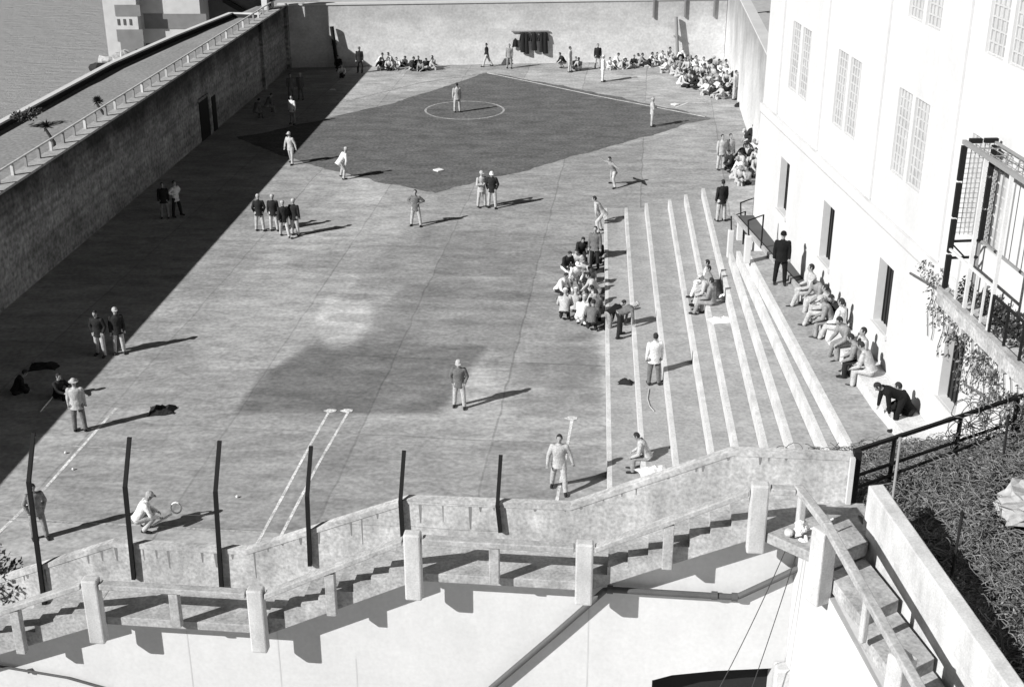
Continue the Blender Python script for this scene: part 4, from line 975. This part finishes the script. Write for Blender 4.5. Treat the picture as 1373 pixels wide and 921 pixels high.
person(1203,575,4.05,'bend',95,'black','black','hair','man all in black bending over at the near end of terrace',sc=1.0)
person(1218,572,4.05,'squat',60,'black','black','hair','man all in black crouching against the wall at terrace end',sc=1.0)
person(20,528,0,'sitg2',-60,'dark','dark','hair','dark dressed man sitting in deep shade at the left edge')
person(78,532,0,'sitg',-120,'dark','dark','hair','dark dressed man sitting in shade beside the long stick')
person(0,0,0,'stand',-100,'black','black','cap','guard in dark uniform on wall at the far left corner',hc_='black',xyz=tuple(LW.p(48,-.9,4.6)))
def onstep(k,u,v):
    y=Z(u,v,RI*(k-1)).y; x=ext(Ln[k][0],Ln[k][1],y)[0]; return (x+.20,y,RI*(k-1)+.05)
person(0,0,0,'sitb',80,'pale','mid','hair','man sitting low on the steps beside a white cloth',xyz=onstep(2,862,633))
# men on the ledge by the block (seated on its edge)
for s_,d_,ps,f,top_,leg_,hd,lb in ((9.5,.42,'sitb2',85,'pale','pale','hair','seated man nearest the guard on the wall ledge'),(10.1,.25,'sitb',110,'mid','pale','cap','man in cap on ledge just behind the one nearest the guard'),
   (11.35,.5,'sitb2',62,'pale','pale','hair','first of the middle cluster seated on the wall ledge'),(11.75,.22,'sitb',120,'dark','pale','hair','dark shirted man leaning back under the slit window'),(12.1,.52,'sitb',75,'mid','mid','cap','man in cap leaning forward in the middle ledge cluster'),
   (12.55,.38,'sitb2',50,'white','pale','hair','man in white shirt in the middle ledge cluster'),(13.6,.48,'sitb',108,'mid','mid','hair','grey dressed man alone between two ledge clusters'),
   (14.75,.42,'sitb2',95,'pale','pale','hair','pale dressed man on the ledge, second from the near end'),(15.1,.56,'sitb',70,'mid','dark','hair','man in dark trousers hunched at near end of the ledge row'),(15.75,.5,'sitb',55,'pale','pale','hair','pale dressed man on the ledge at the near end of row')):
    q=BW.p(s_,d_,4.05); person(0,0,0,ps,f,top_,leg_,hd,lb,'men seated on the ledge of the white block',hc_='pale',xyz=tuple(q),sc=1.04)
# four men seated on the steps in the middle
for u,v,z_,f,top_,leg_,lb in ((946,398,2.25,85,'white','white','seated man furthest back in the group of four on the steps'),(948,406,2.25,100,'mid','pale','seated man second from the back in the steps group'),(951,415,2.25,80,'pale','pale','seated man third from the back in the steps group'),(954,424,2.25,62,'mid','mid','seated man nearest the camera in the steps group')):
    person(0,0,0,'sitb' if v%2 else 'sitb2',f,top_,leg_,'cap' if v==415 else 'hair',lb,'four men sitting on the middle steps',hc_='pale',xyz=onstep(5,u,v),sc=1.05)
# huddle at the foot of the steps
HU=[(757,372,'sitb','dark','white','hair'),(776,366,'squat','pale','dark','hair'),(779,352,'sitb','dark','dark','hair'),(797,360,'stand','grey','dark','hair'),(803,352,'squat','dark','dark','hair'),(748,402,'squat','white','dark','hair'),(769,397,'ready','white','pale','cap'),(790,392,'sitb','mid','pale','hair'),(801,404,'squat','pale','pale','hair'),(756,432,'squat','pale','dark','cap'),(777,440,'squat','white','white','cap'),(789,420,'sitg','dark','dark','hair'),(797,436,'sitb','grey','dark','hair'),(784,378,'squat','pale','grey','cap'),(770,418,'sitg2','pale','mid','cap'),(803,424,'squat','pale','mid','hair'),(792,446,'squat','grey','dark','hair')]
ords=['first','second','third','fourth','fifth','sixth','seventh','eighth','ninth','tenth','eleventh','twelfth','thirteenth','fourteenth','fifteenth','sixteenth','seventeenth','eighteenth','nineteenth','twentieth']
tn={'dark':'dark jacketed','black':'black jacketed','grey':'grey jacketed','mid':'grey shirted','pale':'pale shirted','white':'white shirted'}
pn_={'squat':'squatting','sitb':'sitting','sitb2':'sitting','sitg':'sitting','sitg2':'sitting','ready':'stooping','stand':'standing','bend':'bending','pockets':'standing','walk':'walking','crossed':'standing'}
def crowd(L,where,group,z=0,fc=None,sc=1.0):
    rows={}
    seen={}
    L=sorted(L,key=lambda q:q[0])
    n=len(L)
    for i,(u,v,ps,top_,leg_,hd) in enumerate(L):
        k=i+1
        o=ords[i] if i<20 else None
        lb=f"{tn[top_]} man {pn_[ps]} in {where}, {o} from left" if (o and i<=n//2) or n<=20 and o and i<n//2 else f"{tn[top_]} man {pn_[ps]} in {where}, "+(ords[n-1-i] if n-1-i<20 else '')+" from right"
        f=fc(u,v) if fc else random.uniform(90,270)
        person(u,v,z,ps,f,top_,leg_,hd,lb,group,hc_=random.choice(('pale','white','mid')),sc=sc*random.uniform(.97,1.05))
random.seed(91)
def facec(u,v):
    c=Z(778,405); q=Z(u,v); d=c-q; return math.degrees(math.atan2(-d.x,d.y))+random.uniform(-30,30)
crowd(HU,'the huddle below the steps','men huddled at the foot of the steps',fc=facec,sc=1.03)
def rnd(L,hd=.35):
    out=[]
    for u,v in L:
        out.append((u,v,random.choice(('sitg','sitg2','squat','sitg')),random.choices(('pale','white','dark','mid'),(6,3,4,2))[0],random.choices(('pale','dark','mid'),(5,3,2))[0],'cap' if random.random()<hd else 'hair'))
    return out
L1=[(507,92),(512,94),(517,91),(522,94),(527,91),(532,93),(537,89)]; L2=[(552,93),(557,95),(562,92),(567,95),(572,92),(577,94),(582,91)]
crowd(rnd(L1),'left group by far wall','left group sitting by the far wall')
crowd(rnd(L2),'right group by far wall','right group sitting by the far wall')
# crowd along the far right: three rows
Lb=[(757,92),(764,96),(771,93),(777,94),(801,95),(816,93),(822,92),(829,93),(836,91),(843,92),(850,90),(858,88),(862,86),(866,90),(871,87),(879,86),(886,88)]
cr=rnd(Lb); cr[1]=(764,97,'stand','pale','pale','hair'); cr[4]=(801,92,'stand','dark','pale','hair')
crowd(cr,'the long row by far wall','men along the far wall at the right')
La=[(892,85),(897,90),(903,86),(908,91),(914,87),(919,92),(925,88),(930,93),(936,90),(942,95),(948,91),(953,96),(959,94),(964,100),(969,98),(974,104)]
Lc=[(895,98),(901,101),(907,104),(912,99),(918,105),(924,101),(929,107),(935,103),(941,109),(947,104),(952,111),(958,106),(963,113),(968,110),(973,117),(978,114)]
Ld=[(910,114),(916,117),(922,112),(927,120),(933,116),(938,123),(944,118),(949,127),(954,121),(959,130),(964,124),(969,133),(974,127),(980,134)]
crowd(rnd(La),'the back row of right corner crowd','crowd in the far right corner',sc=1.08)
crowd(rnd(Lc),'the middle row of right corner crowd','crowd in the far right corner',sc=1.08)
cd=rnd(Ld); cd[-1]=(985,134,'stand','pale','pale','hair'); crowd(cd,'the front row of right corner crowd','crowd in the far right corner',sc=1.08)
Le=[(1000,193),(1006,190)]
crowd(rnd(Le),'the pair by the side wall','pair sitting against the side wall')
Lf=[(966,228,'stand','pale','pale','hair'),(977,226,'stand','pale','pale','hair'),(985,232,'squat','dark','dark','hair'),(992,222,'sitg','dark','mid','hair'),(998,231,'squat','pale','pale','hair'),(1005,224,'sitg2','pale','dark','hair'),(1013,214,'squat','white','pale','cap'),(1010,236,'squat','pale','mid','cap'),(990,246,'sitg','pale','pale','cap'),(1003,247,'sitg','mid','dark','hair'),(1016,238,'sitg','dark','pale','hair'),(981,240,'sitg2','pale','pale','hair'),(996,240,'squat','white','mid','cap'),(1008,216,'sitg','dark','dark','hair'),(1001,214,'sitg','pale','pale','hair'),(1015,226,'squat','pale','dark','hair'),(987,222,'squat','dark','pale','hair')]
crowd(Lf,'the crowd beyond the steps','men beside the side wall beyond the steps',sc=1.08)
# ================================================================== SMALL THINGS
def rag(name,lb,cat,u,v,z,w_,d_,h_,m_,rot=0,seed=1):
    q=Z(u,v,z); bm=bmesh.new(); n=9; G=[]
    for j in range(n):
        row=[]
        for i in range(n):
            a=i/(n-1)-.5; b_=j/(n-1)-.5; e=1-max(abs(a),abs(b_))*2
            x=a*w_*(1+.3*noise.noise(V((a*3,b_*3,seed)))); y=b_*d_*(1+.4*noise.noise(V((a*3,b_*3,seed+5))))
            row.append(bm.verts.new((x,y,.008+h_*min(1,e*2.2)*(.65+.6*noise.noise(V((a*5,b_*5,seed+9)))))))
        G.append(row)
    for j in range(n-1):
        for i in range(n-1): bm.faces.new((G[j][i],G[j][i+1],G[j+1][i+1],G[j+1][i]))
    me=bpy.data.meshes.new(name); bm.to_mesh(me); bm.free(); o=link(name,me,m_); o.location=q; o.rotation_euler=(0,0,R(rot)); tag(o,lb,cat); return o
rag('jacket','dark jacket dropped on the sunlit yard beside a long shadow','jacket',218,551,0,.85,.7,.22,M_bag,10,2)
rag('jacket','dark jacket lying in the wall shade at the left','jacket',58,492,0,1.0,.7,.16,M_bag,5,4)
rag('bag','dark bag lying on the second step by the white-shirted man','bag',839,514,.45,.55,.3,.18,M_bag,-15,6)
rag('cloth','white cloth spread beside the seated man low on the steps','cloth',875,632,.9,.95,.5,.15,M_cloth,15,8)
rag('cloth','white cloth lying at the near side of the four seated men','cloth',966,430,2.25,.8,.5,.14,M_cloth,15,9)
rag('jacket','white jacket left on the step behind the four seated men','jacket',972,400,2.25,.45,.6,.15,M_cloth,5,10)
rag('cloth','small white rag lying in the dark part of the shade','cloth',446,121,0,.4,.3,.08,M_cloth,5,12)
rag('bag','dark bag on the ground at the foot of the side wall','bag',990,143,0,.5,.5,.3,M_bag,5,14)
rag('bag','small dark bag at far corner of the fifth step','bag',916,280,1.35,.3,.3,.2,M_bag,5,15)
a_=Z(54,553);b_=Z(80,525); mb=MB(); mb.tube([a_+V((0,0,.03)),b_+V((0,0,.1))],.022,6); tag(mb.build('stick',M_cloth),'long pale stick lying in the shade at the left','stick')
P_=[Z(870,522,.9),Z(868,535,.9),Z(871,545,.9),Z(877,552,.9)]; mb=MB(); mb.tube([q+V((0,0,.02)) for q in P_],.018,6); tag(mb.build('rope',M_rope),'short pale rope lying on the step behind the white-shirted man','rope')
for u,v,lb in ((88,608,'white ball lying near the white court line'),(318,667,'small white ball between third and second fence posts'),(98,630,'white scrap of paper below the court line')):
    q=Z(u,v); mb=MB(); mb.ball(q+V((0,0,.04)),.042,(1,1,1),10,.2); tag(mb.build('ball' if 'ball' in lb else 'paper_scrap',M_cloth),lb,'ball' if 'ball' in lb else 'paper')
# racket in the crouching player's hands / on ground
q=Z(205,706); rk=thing('racket','white paddle racket lying before the crouching man in white','racket',tuple(q))
mb=MB(); mb.tube([q+V((0,0,.04)),q+V((.5,.3,.25))],.03,6); mb.build('handle',M_cloth,rk)
mb=MB(); mb.tube([q+V((.5+.13+.15*math.cos(k*.524),.35,.42+.18*math.sin(k*.524))) for k in range(13)],.025,5); mb.build('hoop',M_cloth,rk)
# coats hanging on the far wall
hr=thing('coat_rack','thin rail with pegs fixed on the far wall','coat rack',tuple(FW.p(19.5,.1,2.4)))
sA=FW.hit(686,45,.1)[0]; sB=FW.hit(736,45,.1)[0]
mb=MB(); mb.beam(FW.p(sA,.1,2.42),FW.p(sB,.1,2.42),.08); mb.build('rail',M_steelg,hr)
for k,u in enumerate((691,701,706,716,726,731)):
    s_=FW.hit(u,55,.15)[0]; zt=2.35 if k else 1.9; wd=.17+.04*(k%2); o=thing('hanging_coat',['short dark coat hanging apart at the left of rack','second dark coat from left on the rack','third dark coat from left on the rack','fourth dark coat from left on the rack','fifth dark coat from left on the rack','rightmost dark coat on the rack'][k],'coat',tuple(FW.p(s_,.15,zt)),'dark coats hanging on the far wall')
    bm=bmesh.new(); rr=[(FW.p(s_,.16,zt+.02),FW.e,FW.n,.06,.05),(FW.p(s_,.16,zt-.1),FW.e,FW.n,wd*.75,.09),(FW.p(s_,.17,zt-.6),FW.e,FW.n,wd*.8,.11),(FW.p(s_+.03,.17,zt-1.35-.12*(k%3)),FW.e,FW.n,wd,.10)]
    if k==0: rr=rr[:3]
    loft(bm,rr,14); mb=MB(); mb.bm.free(); mb.bm=bm; mb.build('coat_body',M_bag,o)
    mb=MB()
    for s in (-1,1): mb.tube([FW.p(s_+s*wd*.6,.17,zt-.1),FW.p(s_+s*(wd+.03),.18,zt-.65)],.06,8)
    mb.build('sleeves',M_bag,o)
print('people',NP,'objects',len(bpy.data.objects))
